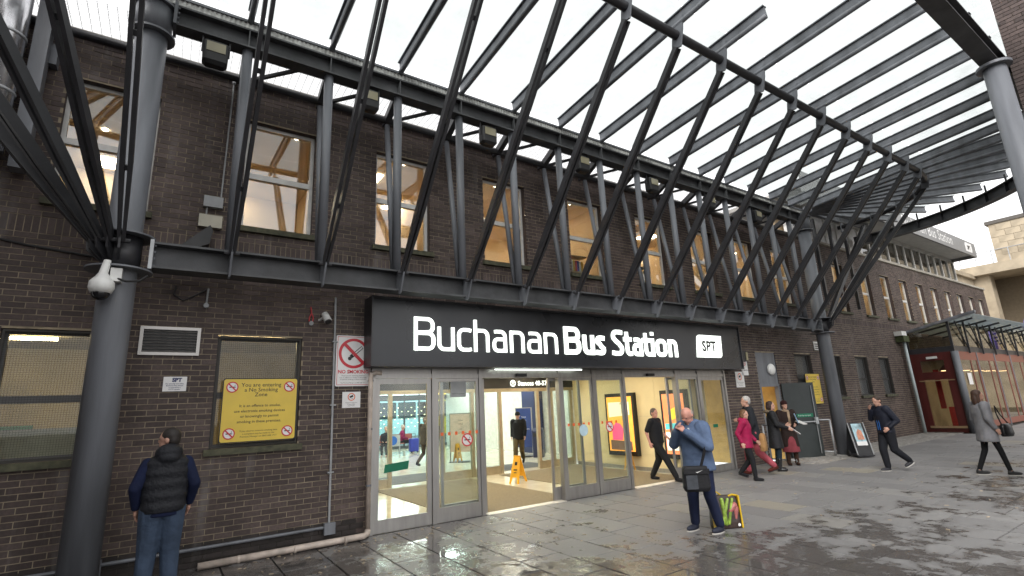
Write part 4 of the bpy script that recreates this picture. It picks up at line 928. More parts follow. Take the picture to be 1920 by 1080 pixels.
while x < CX2:
    MB().bar((x, CY - .05, 3.2), (x, CY - .05, 4.5), .06, .06, (0, 1, 0)).build('truss_post', STEELD, cf); MB().bar((x, CY - .02, 3.45), (x - 1.2, CY - .1, 4.45), .04, .04).build('truss_brace', STEELD, cf)
    MB().bar((x - .9, -.1, 4.12), (x - .9, CY - .6, 4.5), .05, .07).build('roof_rib', STEELD, cf)
    MB().prism([(x - 1.6, -.05, 4.21), (x + .1, -.05, 4.21), (x + .1, CY - .75, 4.62), (x - 1.6, CY - .75, 4.62)], (0, 0, .02)).build('roof_pane', glass('cafe_roof_glass', (.6, .65, .66), .6, .5, (.6, .65, .66)), cf)
    x += 1.75
MB().box(CX + .1, CX2, CY + .01, CY + .02, 3.47, 4.4).build('clerestory_pane', CG, cf)
MB().box(CX + .1, CX2, -.3, -.25, zg, 3.2).build('inner_wall', mat('cafe_wall', (.4, .35, .27), .7), cf)
MB().box(CX + .3, CX + .34, -.8, -.62, zg + .9, 2.6).box(CX + 1.2, CX + 1.24, -1.1, -.6, zg, 1.1).build('red_screen', mat('cafe_red', (.5, .02, .02), .5), cf)
MB().add([(CX, CY, zg + .01), (CX2, CY, zg + .01), (CX2, 0, zg + .01), (CX, 0, zg + .01)], [(0, 1, 2, 3)]).build('floor', mat('cafe_floor', (.12, .08, .06), .4), cf)
for x in (26.2, 28.0, 29.8, 31.6, 33.4): 
    o = MB().loft([(2.55, .27, .27, x, -1.0), (2.62, .25, .25, x, -1.0), (2.74, .13, .13, x, -1.0), (2.8, .03, .03, x, -1.0)], 18).build('pendant_lamp', mat('red_lamp_shade', (.25, .03, .02), .4), cf, True)
    MB().tube((x, -1.0, 2.545), (x, -1.0, 2.53), .22, n=16).build('bulb', mat('cafe_bulb', (1, .8, .5), .5, 0, 0, emit=4, ecol=(1, .75, .45)), o)
MB().prism([(26.3, CY - .004, 1.95), (26.75, CY - .004, 1.95), (26.75, CY - .004, 2.4), (26.3, CY - .004, 2.4)], (0, -.006, 0)).build('window_notice', SIGNW, cf)
dp = thing('downpipe', 'pale green downpipe at the corner of the cafe pavilion', 'pipe', (25.2, -.15, zg))
MB().tube((25.1, -.15, zg + .02), (24.95, -.15, 3.75), .06, n=14).build('pipe', mat('pale_pipe', (.42, .48, .48), .4), dp, True); MB().box(24.55, 25.1, -.3, -.01, 3.75, 4.0).build('hopper', mat('mossy_hopper', (.05, .06, .025), .9, 0, .5, 8), dp); MB().box(24.5, 25.0, -.28, -.01, 4.0, 4.18).build('flashing', PLASTW, dp)
cs = thing('cafe_letter_sign', 'large purple letter C standing on the cafe roof edge', 'sign', (34.6, -2.3, 3.7))
pp = [(34.6 + .52 * math.cos(R_(a)), -2.2, 4.3 + .62 * math.sin(R_(a))) for a in range(45, 320, 10)]
MB().pipe(pp, .15, 12).build('letter', mat('purple_letter', (.09, .06, .3), .3, emit=.15, ecol=(.25, .2, .7)), cs, True); MB().tube((34.6, -2.1, 3.6), (34.6, -2.1, 3.3), .05, n=8).build('support', STEELD, cs)

# ================================================================ BUILDINGS BEHIND, RIGHT
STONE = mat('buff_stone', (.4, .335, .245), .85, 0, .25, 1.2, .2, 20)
st = thing('stone_building', 'pale buff sandstone building beyond the end of the station', 'building', (52, 0, 0))
MB().box(48, 70, -30, .95, 10.3, 13.1).build('upper_wall', STONE, st); MB().box(47.6, 70, -30, 3.0, 9.6, 10.28).build('cornice', STONE, st)
MB().box(47.9, 70, -30.2, 1.1, 13.1, 13.35).build('coping', mat('dark_coping', (.1, .09, .08), .8), st)
MB().box(48.2, 70, -30, 2.8, 0, 5.5).box(48.2, 49.2, 1.6, 2.8, 5.5, 9.6).box(48.2, 49, -2.6, -1.5, 5.5, 9.6).box(48.2, 49, -7, -5.9, 5.5, 9.6).build('lower_wall', STONE, st)
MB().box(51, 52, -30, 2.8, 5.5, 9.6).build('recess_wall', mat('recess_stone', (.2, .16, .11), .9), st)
bl = random.Random(5); blk = bpy.data.meshes.new('stone_block'); q = MB().box(-.03, .0, -.39, .39, -.215, .215, skip=('r',)); blk.from_pydata(q.v, [], q.f); blk.materials.append(STONE)
for j in range(6):
    for i in range(12):
        o = link('stone_block', blk, st); o.location = (48.0 - 52 - bl.uniform(0, .02), .55 - i * .8 - (.4 if j % 2 else 0), 10.55 + j * .45)
rail = MB()
for i in range(8): rail.tube((47.7, 2.9 - i * .9, 10.28), (47.7, 2.9 - i * .9, 11.2), .03, n=6)
rail.tube((47.7, 3, 11.2), (47.7, -4, 11.2), .03, n=6).build('roof_railing', STEELL, st)
o = MB().box(47.9, 48.2, -.9, -.6, 7.6, 7.9).tube((48, -.75, 7.9), (48, -.75, 8.3), .04, n=6).build('wall_lantern', BLACK, st)
st2 = thing('sandstone_block', 'taller sandstone block rising behind the end of the brick building', 'building', (60, 12, 0))
MB().box(40.5, 64, 2.5, 30, 0, 9.4).build('wall', STONE, st2)
MB().box(40.3, 64, 2.3, 30, 9.4, 9.7).build('cornice', STONE, st2)
# dark brick block close by on the right, above the canopy edge
bt = thing('brick_tower', 'dark brick tower close by at the upper right edge', 'building', (12.6, -9, 0))
MB().box(12.42, 16, -12, -6.86, 0, 14).build('wall', mat('dull_tan_mortar', (.2, .17, .12), .9), bt)  # tower mortar, a darker tan than the station's
tb = MB(); row = 0; z = 4.0
while z < 13.9:
    y = -6.86 - (.1125 if row % 2 else 0)
    if row % 2: tb.box(12.4, 12.42, -6.86 - .1075, -6.86, z, z + .065, bk.random(), skip=('r',))
    while y > -10.5: tb.box(12.4 + bk.uniform(-.002, .002), 12.42, y - .215, y, z, z + .065, bk.random(), skip=('r',)); y -= .225
    z += .075; row += 1
tb.build('brick_courses', BRICK, bt, kind='stuff')

# ================================================================ PEOPLE
SKIN = mat('skin', (.48, .27, .2), .5, 0, .1, 20); SKINR = mat('ruddy_skin', (.5, .24, .18), .5, 0, .12, 20)
def cloth(name, col, bump=.35, bs=14, rough=.85): return mat('cloth_' + name, col, rough, 0, .22, 7, bump, bs, .25, bdist=.03)
def remesh(o, v, it=3):
    m_ = o.modifiers.new('surface', 'REMESH'); m_.mode = 'VOXEL'; m_.voxel_size = v; m_.use_smooth_shade = True
    s_ = o.modifiers.new('smooth', 'SMOOTH'); s_.iterations = it; s_.factor = .5
    return o
def V3(*a): return Vector(a)
STAND = dict(hipR=(.09, 0, .93), hipL=(-.09, 0, .93), kneeR=(.1, .03, .5), kneeL=(-.1, .03, .5), ankR=(.105, -.02, .09), ankL=(-.105, -.02, .09),
             shR=(.175, -.01, 1.43), shL=(-.175, -.01, 1.43), elR=(.24, -.05, 1.14), elL=(-.24, -.05, 1.14), wrR=(.24, .06, .9), wrL=(-.24, .06, .9))
WALK = dict(STAND, kneeR=(.09, .24, .53), ankR=(.09, .36, .1), kneeL=(-.09, .0, .48), ankL=(-.09, -.33, .2), elR=(.23, -.14, 1.17), wrR=(.25, -.06, .93), elL=(-.23, .02, 1.15), wrL=(-.24, .2, .95))
def hand(mb, w, d, up, s=1., curl=.5, side=1):
    d = Vector(d).normalized(); up = Vector(up); sd = d.cross(up).normalized(); up = sd.cross(d)
    w = Vector(w); pc = w + d * .05
    mb.ell(w + d * .045, (.042, .05, .022), Matrix((sd, d, up)).transposed(), 10, 8)
    for i, (o_, L_) in enumerate(((-.03, .062), (-.01, .072), (.01, .068), (.03, .052))):
        a = pc + d * .035 + sd * o_; b = a + (d * (1 - curl * .35) - up * curl * .6) * L_ * .55; c = b + (d * (1 - curl) - up * curl) * L_ * .5
        mb.cap(a, .0095, b, .009, 8).cap(b, .009, c, .0075, 8)
    a = w + d * .03 + sd * (-.036 * side); b = a + (d * .6 - sd * .5 * side - up * .2) * .04; mb.cap(a, .012, b, .0105, 8).cap(b, .0105, b + (d * .9 - up * .3) * .03, .009, 8)
def person(label, pos, yaw, H, J=STAND, top=None, bottom=None, shoes=None, hair=(.06, .04, .025), hairstyle='short', head=(0, 0), lean=0, skin=SKIN, coat=.86, sleeve=.058, topfat=1., hood=None, puffy=False, hat=None, skirt=None, short=False, legfat=1., group=None, vest=None, vox=.012, bodyshift=(0, 0), hands=True, boots=None):
    t = thing('person', label, 'person', pos, yaw, group, local=True, scale=H / 1.75)
    J = {k: Vector(v) for k, v in J.items()}; ln = Vector((0, math.tan(lean), 0))
    up = lambda p: Vector(p) + ln * max(0, p[2] - .95)       # lean of everything above the hips
    for k in ('shR', 'shL'): J[k] = up(J[k])
    nk, hd = up((0, -.01, 1.46)), up((0, .015, 1.635)); hr = Matrix.Rotation(head[0], 3, 'Z') @ Matrix.Rotation(head[1], 3, 'X'); piv = up((0, -.005, 1.53))
    hp = lambda x, y, z: piv + hr @ (Vector((x, y, z)) - Vector((0, -.005, 1.53))) + 0 * piv
    # one continuous body: trunk, limbs, neck, head, hands
    b = MB(); tr = lambda z, rx, ry: (z, rx, ry, 0, up((0, 0, z)).y)
    b.loft([tr(.86, .12, .09), tr(.95, .15, .105), tr(1.1, .13, .095), tr(1.3, .155, .105), tr(1.42, .14, .085), tr(1.48, .07, .06)])
    b.cap(nk, .056, hp(0, .0, 1.58), .052)
    b.ell(hp(0, .0, 1.652), (.076, .095, .1), hr, 16, 12).ell(hp(0, .03, 1.585), (.058, .066, .068), hr, 14, 10)
    b.ell(hp(0, .095, 1.618), (.013, .022, .025), hr, 8, 6).ell(hp(0, .082, 1.655), (.05, .016, .013), hr, 8, 6).ell(hp(0, .075, 1.535), (.025, .02, .017), hr, 8, 6)
    for s in (-1, 1): b.ell(hp(s * .078, -.008, 1.625), (.01, .022, .032), hr, 8, 6)
    b.ell(hp(0, .088, 1.573), (.024, .009, .007), hr, 8, 6)
    for s in 'RL':
        b.cap(J['sh' + s], .05, J['el' + s], .04).cap(J['el' + s], .04, J['wr' + s], .027)
        b.cap(J['hip' + s], .08, J['knee' + s], .052).cap(J['knee' + s], .052, J['ank' + s], .038)
        if hands:
            d = (J['wr' + s] - J['el' + s]).normalized(); hand(b, J['wr' + s], d, (1 if s == 'R' else -1, .2, .1), side=1 if s == 'R' else -1)
    remesh(b.build('body', skin, t, True), min(vox, .0085), 2)
    for s in (-1, 1): MB().ell(hp(s * .03, .084, 1.637), (.012, .006, .006), hr, 8, 6).build('eye', INK, t, True)
    # hair
    hm = mat('hair_%d_%d_%d' % tuple(int(c * 1000) for c in hair), hair, .6, 0, .3, 30, .6, 90)
    if hairstyle:
        h = MB()
        if hairstyle == 'bald': h.ell(hp(0, -.026, 1.638), (.0865, .083, .062), hr, 16, 10)
        else: h.ell(hp(0, -.014, 1.672), (.084, .096, .09), hr, 16, 12).ell(hp(0, -.045, 1.63), (.077, .062, .08), hr, 14, 10)
        if hairstyle in ('bob', 'long'):
            for s in (-1, 1): h.cap(hp(s * .066, -.01, 1.66), .03, hp(s * .075, -.012, 1.56 if hairstyle == 'bob' else 1.47), .03)
            h.ell(hp(0, -.06, 1.6 if hairstyle == 'bob' else 1.55), (.085, .06, .1 if hairstyle == 'bob' else .15), hr, 14, 10)
        remesh(h.build('hair', hm, t, True), .011, 1)
    if hat: remesh(MB().ell(hp(0, -.008, 1.685), (.092, .108, .085), hr, 16, 12).ell(hp(0, 0, 1.668), (.096, .112, .03), hr, 16, 8).build('knitted_hat', hat, t, True), .011, 1)
    # top garment
    k = topfat; g_ = MB(); c0 = coat
    fl = 1.0 + max(0, .9 - c0) * .45
    prof = [(c0, .178 * k * fl, .132 * k * fl), (c0 + .02, .182 * k * fl, .136 * k * fl), (.98, .176 * k, .132 * k), (1.12, .172 * k, .128 * k), (1.28, .185 * k, .132 * k), (1.39, .178 * k, .112 * k), (1.455, .125, .085), (1.5, .072, .068)]
    prof = sorted([p for p in prof if p[0] >= c0]); prof = [p for i, p in enumerate(prof) if i == 0 or p[0] - prof[i - 1][0] > .012]
    g_.loft([tr(*p) for p in prof], 24, .85)
    for s in 'RL':
        e = J['el' + s] if not short else J['sh' + s].lerp(J['el' + s], .8)
        g_.cap(J['sh' + s], sleeve * 1.25 * min(k, 1.15), e, sleeve * (1.0 if not short else 1.1))
        if not short: g_.cap(J['el' + s], sleeve, J['wr' + s] - (J['wr' + s] - J['el' + s]).normalized() * .03, sleeve * .72)
    if hood: g_.ell(up((0, -.085, 1.475)), (.125, .085, .085), None, 16, 10).ell(up((0, -.03, 1.5)), (.115, .1, .05), None, 16, 10)
    else: g_.ell(up((0, -.012, 1.485)), (.083, .078, .04), None, 14, 8)
    remesh(g_.build('jacket' if not short else 'shirt', top, t, True), vox)
    if vest:
        q = MB(); rings_ = []
        for i in range(41):
            z = .9 + i * .0142; r = .5 - .5 * math.cos(2 * math.pi * i / 8.0); wd = .214 - .02 * abs(z - 1.2) / .3; 
            if z > 1.4: wd -= (z - 1.4) ** 1.25 * 1.6
            rings_.append((z, wd + .009 * r, .15 + .01 * r - max(0, z - 1.38) * .45, 0, up((0, 0, z)).y))
        q.loft(rings_, 28, .82)
        q.ell(up((0, -.075, 1.5)), (.13, .1, .095), None, 16, 10).ell(up((0, -.1, 1.45)), (.11, .085, .07), None, 16, 10).ell(up((0, 0, 1.49)), (.12, .1, .055), None, 16, 10)
        remesh(q.build('padded_vest', vest, t, True), .011, 2)
    # trousers or skirt
    q = MB(); q.loft([(.84, .12 * legfat, .1, 0, 0), (.9, .165, .125, 0, 0), (1.0, .165, .12, 0, ln.y * .05), (1.06, .14, .1, 0, ln.y * .1)], 20)
    for s in 'RL':
        an = J['ank' + s]; a2 = an + Vector((0, 0, -.02 if not boots else .2))
        q.cap(J['hip' + s], .098 * legfat, J['knee' + s], .072 * legfat).cap(J['knee' + s], .072 * legfat, an + (J['knee' + s] - an).normalized() * .03, .056 * legfat)
    remesh(q.build('trousers', bottom, t, True), vox)
    if skirt: remesh(MB().loft([(skirt[1], .23, .2, 0, 0), (.7, .2, .17, 0, 0), (1.0, .15, .12, 0, 0)], 24).build('skirt', skirt[0], t, True), .014)
    for s in 'RL':
        an = J['ank' + s]; kn = J['knee' + s]; f = Vector((0, 1, 0)); sh_ = (kn - an).normalized()
        pitch = max(0, (an.z - .1)) * 3.2; f = Vector((0, math.cos(pitch), -math.sin(pitch))); sh = MB(); n_ = Vector((0, math.sin(pitch), math.cos(pitch)))
        rot = Matrix((Vector((1, 0, 0)), f, n_)).transposed(); c = an + f * .065 - n_ * .045
        sh.ell(c, (.046, .135, .042), rot, 14, 10).ell(an - n_ * .02, (.044, .06, .06), rot, 12, 8)
        if boots: sh.cap(an, .056, an.lerp(kn, boots), .068)
        o = sh.build('boot' if boots else 'shoe', shoes, t, True); remesh(o, .011, 2)
        MB().ell(an + f * .065 - n_ * .082, (.047, .137, .014), rot, 14, 6).build('sole', mat('pale_sole', (.5, .48, .45), .6) if shoes.name.endswith('trainer') else BLACK, o, True)
    return t, J
def face(x, y, a):                                        # a: degrees turned from the camera, + to the picture's left
    v = Vector((CAM.x - x, CAM.y - y, 0)).normalized(); v = Matrix.Rotation(R_(-a), 3, 'Z') @ v; return math.atan2(-v.x, v.y)
def yaw_to(dx, dy): return math.atan2(-dx, dy)            # local +y turned to face (dx, dy)
NAVY = cloth('navy', (.012, .016, .04)); BLK = cloth('black', (.012, .012, .014)); DENIM = cloth('denim', (.042, .062, .1), .7, 11)
# man in a padded vest, back to the camera
J = dict(STAND, shR=(.17, -.01, 1.385), shL=(-.17, -.01, 1.385), elL=(-.265, -.06, 1.16), wrL=(-.235, .05, .94), elR=(.265, -.06, 1.16), wrR=(.24, .06, .94), ankR=(.12, -.02, .09), ankL=(-.12, -.02, .09))
person('man in black padded vest, navy sleeves and blue jeans facing the wall', (.1, -1.35, 0), yaw_to(-.05, 1), 1.79, J, cloth('navy_sleeve', (.008, .013, .042)), DENIM, cloth('brown_shoe', (.05, .03, .02)), (.018, .013, .011), head=(R_(62), 0), sleeve=.06, vest=cloth('charcoal_vest', (.016, .017, .021), .45, 26, .6), legfat=1.3, topfat=1.0)
# man in blue fleece, head bowed, hands at the mouth
J = dict(STAND, elR=(.3, .14, 1.2), wrR=(.07, .3, 1.43), elL=(-.3, .14, 1.18), wrL=(-.055, .3, 1.4), ankR=(.17, .02, .09), kneeR=(.13, .05, .5), ankL=(-.16, -.1, .09), kneeL=(-.12, 0, .5))
FLEECE = cloth('blue_fleece', (.085, .122, .205), .6, 12)
t, J_ = person('balding man in blue fleece and navy joggers with hands raised to mouth', (6.62, -3.38, 0), face(6.62, -3.38, 38), 1.76, J, FLEECE, cloth('navy_jogger', (.012, .017, .045)), mat('navy_trainer', (.015, .018, .035), .7), (.28, .22, .19), 'bald', (R_(2), R_(-32)), R_(8), SKINR, .84, .08, 1.3, hood=True, legfat=1.18)
q = MB().box(-.012, .012, .0, .012, -.08, .08).build('white_cord', PLASTW, t); q.location = (-.05, .19, 1.36); q.rotation_euler = (R_(-10), 0, 0)
# man in black polo striding out of the doors
J = dict(WALK, wrL=(-.22, .22, 1.0), elL=(-.25, .0, 1.17), kneeR=(.09, .26, .53), ankR=(.09, .48, .12), kneeL=(-.09, -.04, .49), ankL=(-.09, -.26, .1))
person('man in black polo shirt and black trousers striding out of the doorway', (9.98, .3, 0), face(9.98, .3, -62), 1.68, J, BLK, cloth('black_trouser', (.011, .011, .012)), BLK, (.07, .05, .04), 'short', (R_(-12), R_(-4)), 0, SKINR, .9, .062, 1.18, short=True, legfat=1.2)
# woman in magenta jacket
MAG = cloth('magenta', (.30, .008, .06), .5, 20, .6)
person('short woman in magenta jacket and black trousers walking by the doorway', (11.15, -1.3, gz(11)), face(11.15, -1.3, -80), 1.55, dict(WALK, ankL=(-.09, -.24, .19), kneeR=(.09, .1, .52), ankR=(.09, .12, .09)), MAG, BLK, BLK, (.13, .06, .025), 'bob', (R_(-15), R_(-5)), R_(3), SKIN, .8, .066, 1.1, hood=True)
# grey haired man in dark coat and pink trousers
person('grey haired man in long dark coat and pink trousers walking into the station', (11.95, -1.0, gz(12)), face(11.95, -1, 78), 1.84, dict(WALK, elR=(.25, .02, 1.17), wrR=(.15, .25, 1.2), ankL=(-.09, -.34, .2), kneeL=(-.09, -.05, .5), kneeR=(.09, .14, .52), ankR=(.09, .18, .09)), cloth('charcoal_coat', (.016, .018, .022)), cloth('pink_trouser', (.34, .07, .09)), cloth('oxblood_shoe', (.07, .015, .01)), (.42, .4, .38), 'short', (R_(5), 0), R_(6), SKIN, .7, .07, 1.12, legfat=1.2)
# two women handing out leaflets
t, J1 = person('woman in long black padded coat with fur trimmed hood holding a leaflet', (12.8, -1.05, gz(13)), face(12.95, -1, -98), 1.68, dict(STAND, elR=(.24, .05, 1.16), wrR=(.2, .3, 1.06), elL=(-.24, .08, 1.18), wrL=(-.15, .3, 1.12)), cloth('black_padded', (.013, .013, .015), .5, 18, .6), cloth('teal_jean', (.01, .02, .03)), mat('black_leather', (.012, .012, .013), .25), (.03, .012, .008), 'bob', (R_(-10), 0), 0, SKIN, .56, .07, 1.1, boots=.5)
o = MB().ell((0, -.1, 1.49), (.15, .1, .05), None, 16, 8).build('fur_trim', cloth('fur', (.2, .15, .1), 1, 60), t, True)
t, J2 = person('woman in knitted hat, beige scarf and brown coat holding papers', (13.95, -.78, gz(13.6)), face(13.95, -.78, -18), 1.66, dict(STAND, elR=(.25, .04, 1.16), wrR=(.12, .28, 1.12), elL=(-.25, .04, 1.16), wrL=(-.12, .29, 1.1)), cloth('brown_coat', (.022, .013, .011)), cloth('brown_tight', (.03, .016, .012)), cloth('suede_boot', (.04, .02, .012)), (.03, .015, .01), 'bob', (R_(8), 0), 0, SKIN, .5, .066, 1.08, hat=cloth('maroon_knit', (.03, .008, .008), .8, 60), skirt=(cloth('rose_skirt', (.2, .04, .05)), .36), boots=.7)
MB().ell((0, .01, 1.47), (.1, .095, .045), None, 16, 8).box(-.06, .0, .11, .145, 1.08, 1.46).build('scarf', cloth('beige_scarf', (.33, .24, .16), .6, 40), t, True)
def papers(label, p, yaw, tilt, sx, sz, m_):
    o = MB().box(-sx, sx, -.004, .004, -sz, sz).prism([(-sx, .006, -sz), (sx, .02, -sz), (sx, .02, sz * .9), (-sx, .006, sz)], (0, .003, 0)).build('leaflet', m_); o.location = p; o.rotation_euler = (tilt, 0, yaw); tag(o, label, 'leaflet', 'papers held by the women')
papers('white leaflet held low by the woman in the fur hooded coat', (13.16, -1.36, 1.0), R_(40), R_(-50), .1, .15, SIGNW)
papers('folded newspaper held by the woman in the knitted hat', (13.98, -1.15, 1.14), R_(10), R_(-65), .15, .11, mat('newsprint', (.55, .54, .52), .8, 0, .3, 20))
papers('glossy blue flyer held upright by the woman in the knitted hat', (13.86, -1.1, 1.25), R_(25), R_(-15), .07, .13, mat('blue_flyer', (.25, .4, .55), .4, 0, .6, 14))
# man in navy sports jacket, hand at mouth, walking left
J = dict(WALK, elR=(.26, .12, 1.2), wrR=(.1, .23, 1.44), elL=(-.27, -.1, 1.16), wrL=(-.2, .08, 1.0), kneeR=(.09, .1, .5), ankR=(.09, .06, .09), kneeL=(-.09, -.04, .5), ankL=(-.09, -.36, .24))
t, _ = person('man in navy sports jacket with blue stripes walking with hand at mouth', (14.0, -3.05, gz(14)), face(14, -3.05, 52), 1.70, J, cloth('navy_softshell', (.01, .012, .022), .3, 16, .6), cloth('black_navy_trouser', (.011, .012, .016)), mat('dark_trainer', (.02, .02, .025), .6), (.035, .02, .012), 'short', (R_(8), R_(-18)), R_(6), SKIN, .88, .068, 1.12, legfat=1.22)
for x in (-.03, .03): MB().box(x - .008, x + .008, .158, .166, .95, 1.35).build('blue_stripe', mat('blue_piping', (.02, .12, .4), .5), t)
# woman in grey coat
t, _ = person('long haired woman in grey coat and black leggings with a dark handbag', (14.42, -4.72, gz(14.4)), face(14.42, -4.72, -118), 1.73, dict(STAND, kneeR=(.1, .12, .5), ankR=(.11, .2, .09), kneeL=(-.1, -.05, .5), ankL=(-.1, -.24, .09), elR=(.23, -.04, 1.15), wrR=(.24, .06, .95)), cloth('grey_coat', (.2, .2, .215), .35, 16), cloth('legging', (.008, .008, .009)), mat('black_trainer', (.012, .012, .013), .6), (.05, .022, .012), 'long', (R_(-14), 0), 0, SKIN, .68, .066, 1.12, legfat=.78)
# inside
person('man in dark jacket, olive trousers and hat walking through the inner doors', (9.85, 6.0, 0), face(9.85, 6, 8), 1.7, WALK, BLK, cloth('olive_trouser', (.1, .075, .035)), BLK, (.03, .02, .015), 'short', (0, R_(-12)), R_(3), SKIN, .84, .07, 1.15, hat=cloth('black_knit', (.012, .012, .013)), legfat=1.15)
person('man in brown coat seen from behind walking across the concourse', (7.6, 8.4, 0), face(7.6, 8.4, -140), 1.66, WALK, cloth('brown_anorak', (.06, .045, .03)), cloth('brown_trouser', (.045, .03, .02)), BLK, (.2, .15, .12), 'short', (0, 0), 0, SKIN, .8, .07, 1.15)
SIT = dict(STAND, hipR=(.09, 0, .5), hipL=(-.09, 0, .5))
def seated(label, pos, yaw, col, hairc):
    t = thing('person', label, 'person', pos, yaw, None, local=True)
    b = MB().loft([(.45, .15, .12, 0, 0), (.6, .15, .12, 0, 0), (.9, .17, .12, 0, .02), (1.0, .1, .08, 0, .03)]).cap((0, .03, 1.0), .05, (0, .05, 1.1), .05).ell((0, .06, 1.17), (.075, .09, .11), None, 14, 10).ell((0, .15, 1.15), (.015, .02, .02))
    for s in (-1, 1): b.cap((s * .17, .02, .93), .05, (s * .2, .08, .68), .045).cap((s * .2, .08, .68), .042, (s * .08, .32, .62), .03).ell((s * .06, .36, .62), (.03, .05, .02))
    for s in (-1, 1): b.cap((s * .09, 0, .5), .085, (s * .1, .42, .5), .06).cap((s * .1, .42, .5), .058, (s * .1, .42, .08), .04).ell((s * .1, .49, .04), (.045, .11, .04))
    remesh(b.build('body', SKIN, t, True), .014)
    c = MB().loft([(.44, .17, .14, 0, 0), (.6, .17, .14, 0, 0), (.88, .19, .135, 0, .02), (1.02, .09, .08, 0, .03)])
    for s in (-1, 1): c.cap((s * .17, .02, .92), .065, (s * .2, .08, .68), .055).cap((s * .2, .08, .68), .052, (s * .1, .28, .63), .04)
    remesh(c.build('jacket', cloth('seat_%s' % label[:12], col), t, True), .014)
    l = MB()
    for s in (-1, 1): l.cap((s * .09, 0, .5), .095, (s * .1, .42, .5), .07).cap((s * .1, .42, .5), .068, (s * .1, .42, .12), .05)
    remesh(l.build('trousers', BLK, t, True), .014)
    remesh(MB().ell((0, .035, 1.2), (.085, .09, .095), None, 14, 10).build('hair', mat('seat_hair%s' % label[:4], hairc, .7), t, True), .012, 1)
seated('older woman in burgundy coat seated on the concourse bench', (9.55, 15.4, 0), yaw_to(.9, -.4), (.2, .015, .07), (.5, .48, .45))
seated('woman in dark dress seated at the left end of the concourse bench', (8.35, 14.2, 0), yaw_to(-.5, -.8), (.02, .018, .025), (.45, .4, .35))

# ================================================================ THINGS CARRIED OR STANDING ABOUT
bg_ = thing('messenger_bag', 'black messenger bag hanging on the strap of the man in blue', 'bag', (6.2, -3.62, .62), R_(-38), local=True)
remesh(MB().loft([(0, .16, .055, 0, 0), (.05, .185, .075, 0, 0), (.25, .175, .07, 0, 0), (.33, .165, .055, 0, 0)], 20, .4).build('bag_body', cloth('bag_black', (.014, .014, .016), .2, 30, .6), bg_, True), .012)
MB().box(-.15, .0, -.09, -.078, .04, .22).build('front_pocket', cloth('bag_grey', (.06, .065, .075)), bg_); MB().box(-.17, .17, -.086, -.078, .235, .3).build('flap', cloth('bag_black', (.014, .014, .016)), bg_)
MB().prism([(-.02, -.089, .262), (.005, -.089, .25), (.08, -.089, .285), (.008, -.089, .262)], (0, -.002, 0)).build('white_tick', SIGNW, bg_)
s_ = MB().bar((6.28, -3.66, .93), (6.42, -3.68, 1.2), .05, .008, (0, -1, 0)).bar((6.42, -3.68, 1.2), (6.62, -3.60, 1.50), .05, .008, (0, -1, 0)).bar((6.62, -3.6, 1.5), (6.74, -3.42, 1.535), .05, .008).bar((6.25, -3.58, .93), (6.2, -3.62, .9), .05, .008)
s_.v = [tuple((Matrix.Rotation(R_(38), 3, 'Z') @ (Vector(v) - Vector((6.2, -3.62, .62))))) for v in s_.v]; s_.build('strap', BLK, bg_)
sb = thing('shopping_bag', 'yellow edged shopping bag printed with leeks on the pavement', 'bag', (7.02, -3.42, 0), R_(-28), local=True)
def bagf(x, z): return .10 * (1 - .4 * z / .46)
remesh(MB().loft([(0.005, .21, .10, 0, 0), (.1, .215, .105, 0, 0), (.3, .205, .085, .0, 0), (.42, .2, .06, .0, 0), (.45, .19, .05, .0, 0)], 24, .35).build('bag_body', mat('bag_print_dark', (.035, .022, .018), .35, 0, .5, 7, .4, 12, bdist=.03), sb, True), .012)
YEL = mat('bag_yellow', (.62, .4, .01), .35)
MB().bar((.205, -.075, .01), (.2, -.055, .45), .022, .06, (0, 1, 0)).bar((-.205, -.075, .01), (-.2, -.055, .45), .022, .06, (0, 1, 0)).pipe([(.2, -.05, .44), (.12, -.05, .46), (.06, -.05, .44)], .014, 6).pipe([(-.15, .05, .44), (-.08, .05, .5), (.0, .05, .44)], .012, 6).build('yellow_trim', YEL, sb)
lk = MB(); 
for x0, x1, r in ((-.06, -.04, .028), (.03, -.09, .022), (.1, .0, .02)): lk.cap((x0, -.075, .4), r, (x1, -.1, .08), r * 1.1)
lk.build('leek_print', mat('leek_green', (.24, .36, .05), .4, 0, .5, 16), sb, True)
MB().cap((.12, -.07, .31), .05, (.05, -.08, .24), .03).cap((.14, -.07, .27), .045, (.12, -.085, .14), .022).build('carrot_print', mat('carrot_pink', (.38, .12, .11), .4, 0, .3, 20), sb, True)
MB().disc((.15, -.108, .055), .022, .003, 16).build('badge_print', SIGNW, sb)
hb = thing('handbag', 'dark handbag hanging at the side of the woman in grey', 'bag', (14.62, -5.0, .82), R_(-20), local=True)
remesh(MB().loft([(0, .13, .05, 0, 0), (.06, .16, .065, 0, 0), (.2, .14, .055, 0, 0), (.26, .09, .04, 0, 0)], 20, .6).build('bag_body', mat('black_leather', (.012, .012, .013), .25), hb, True), .012)
MB().pipe([(-.1, 0, .24), (-.08, .06, .45), (-.02, .1, .62), (.04, .08, .45), (.1, 0, .24)], .012, 6).build('strap', BLK, hb)
br = thing('brown_paper_bag', 'brown paper bag carried beside the woman in magenta', 'bag', (11.62, -1.42, .62), R_(20), local=True)
remesh(MB().loft([(0, .12, .06, 0, 0), (.1, .14, .075, 0, 0), (.35, .12, .06, 0, 0), (.4, .1, .03, 0, 0)], 18, .5).build('bag_body', mat('kraft_paper', (.32, .17, .06), .8, 0, .2, 10, .5, 14, bdist=.03), br, True), .013)
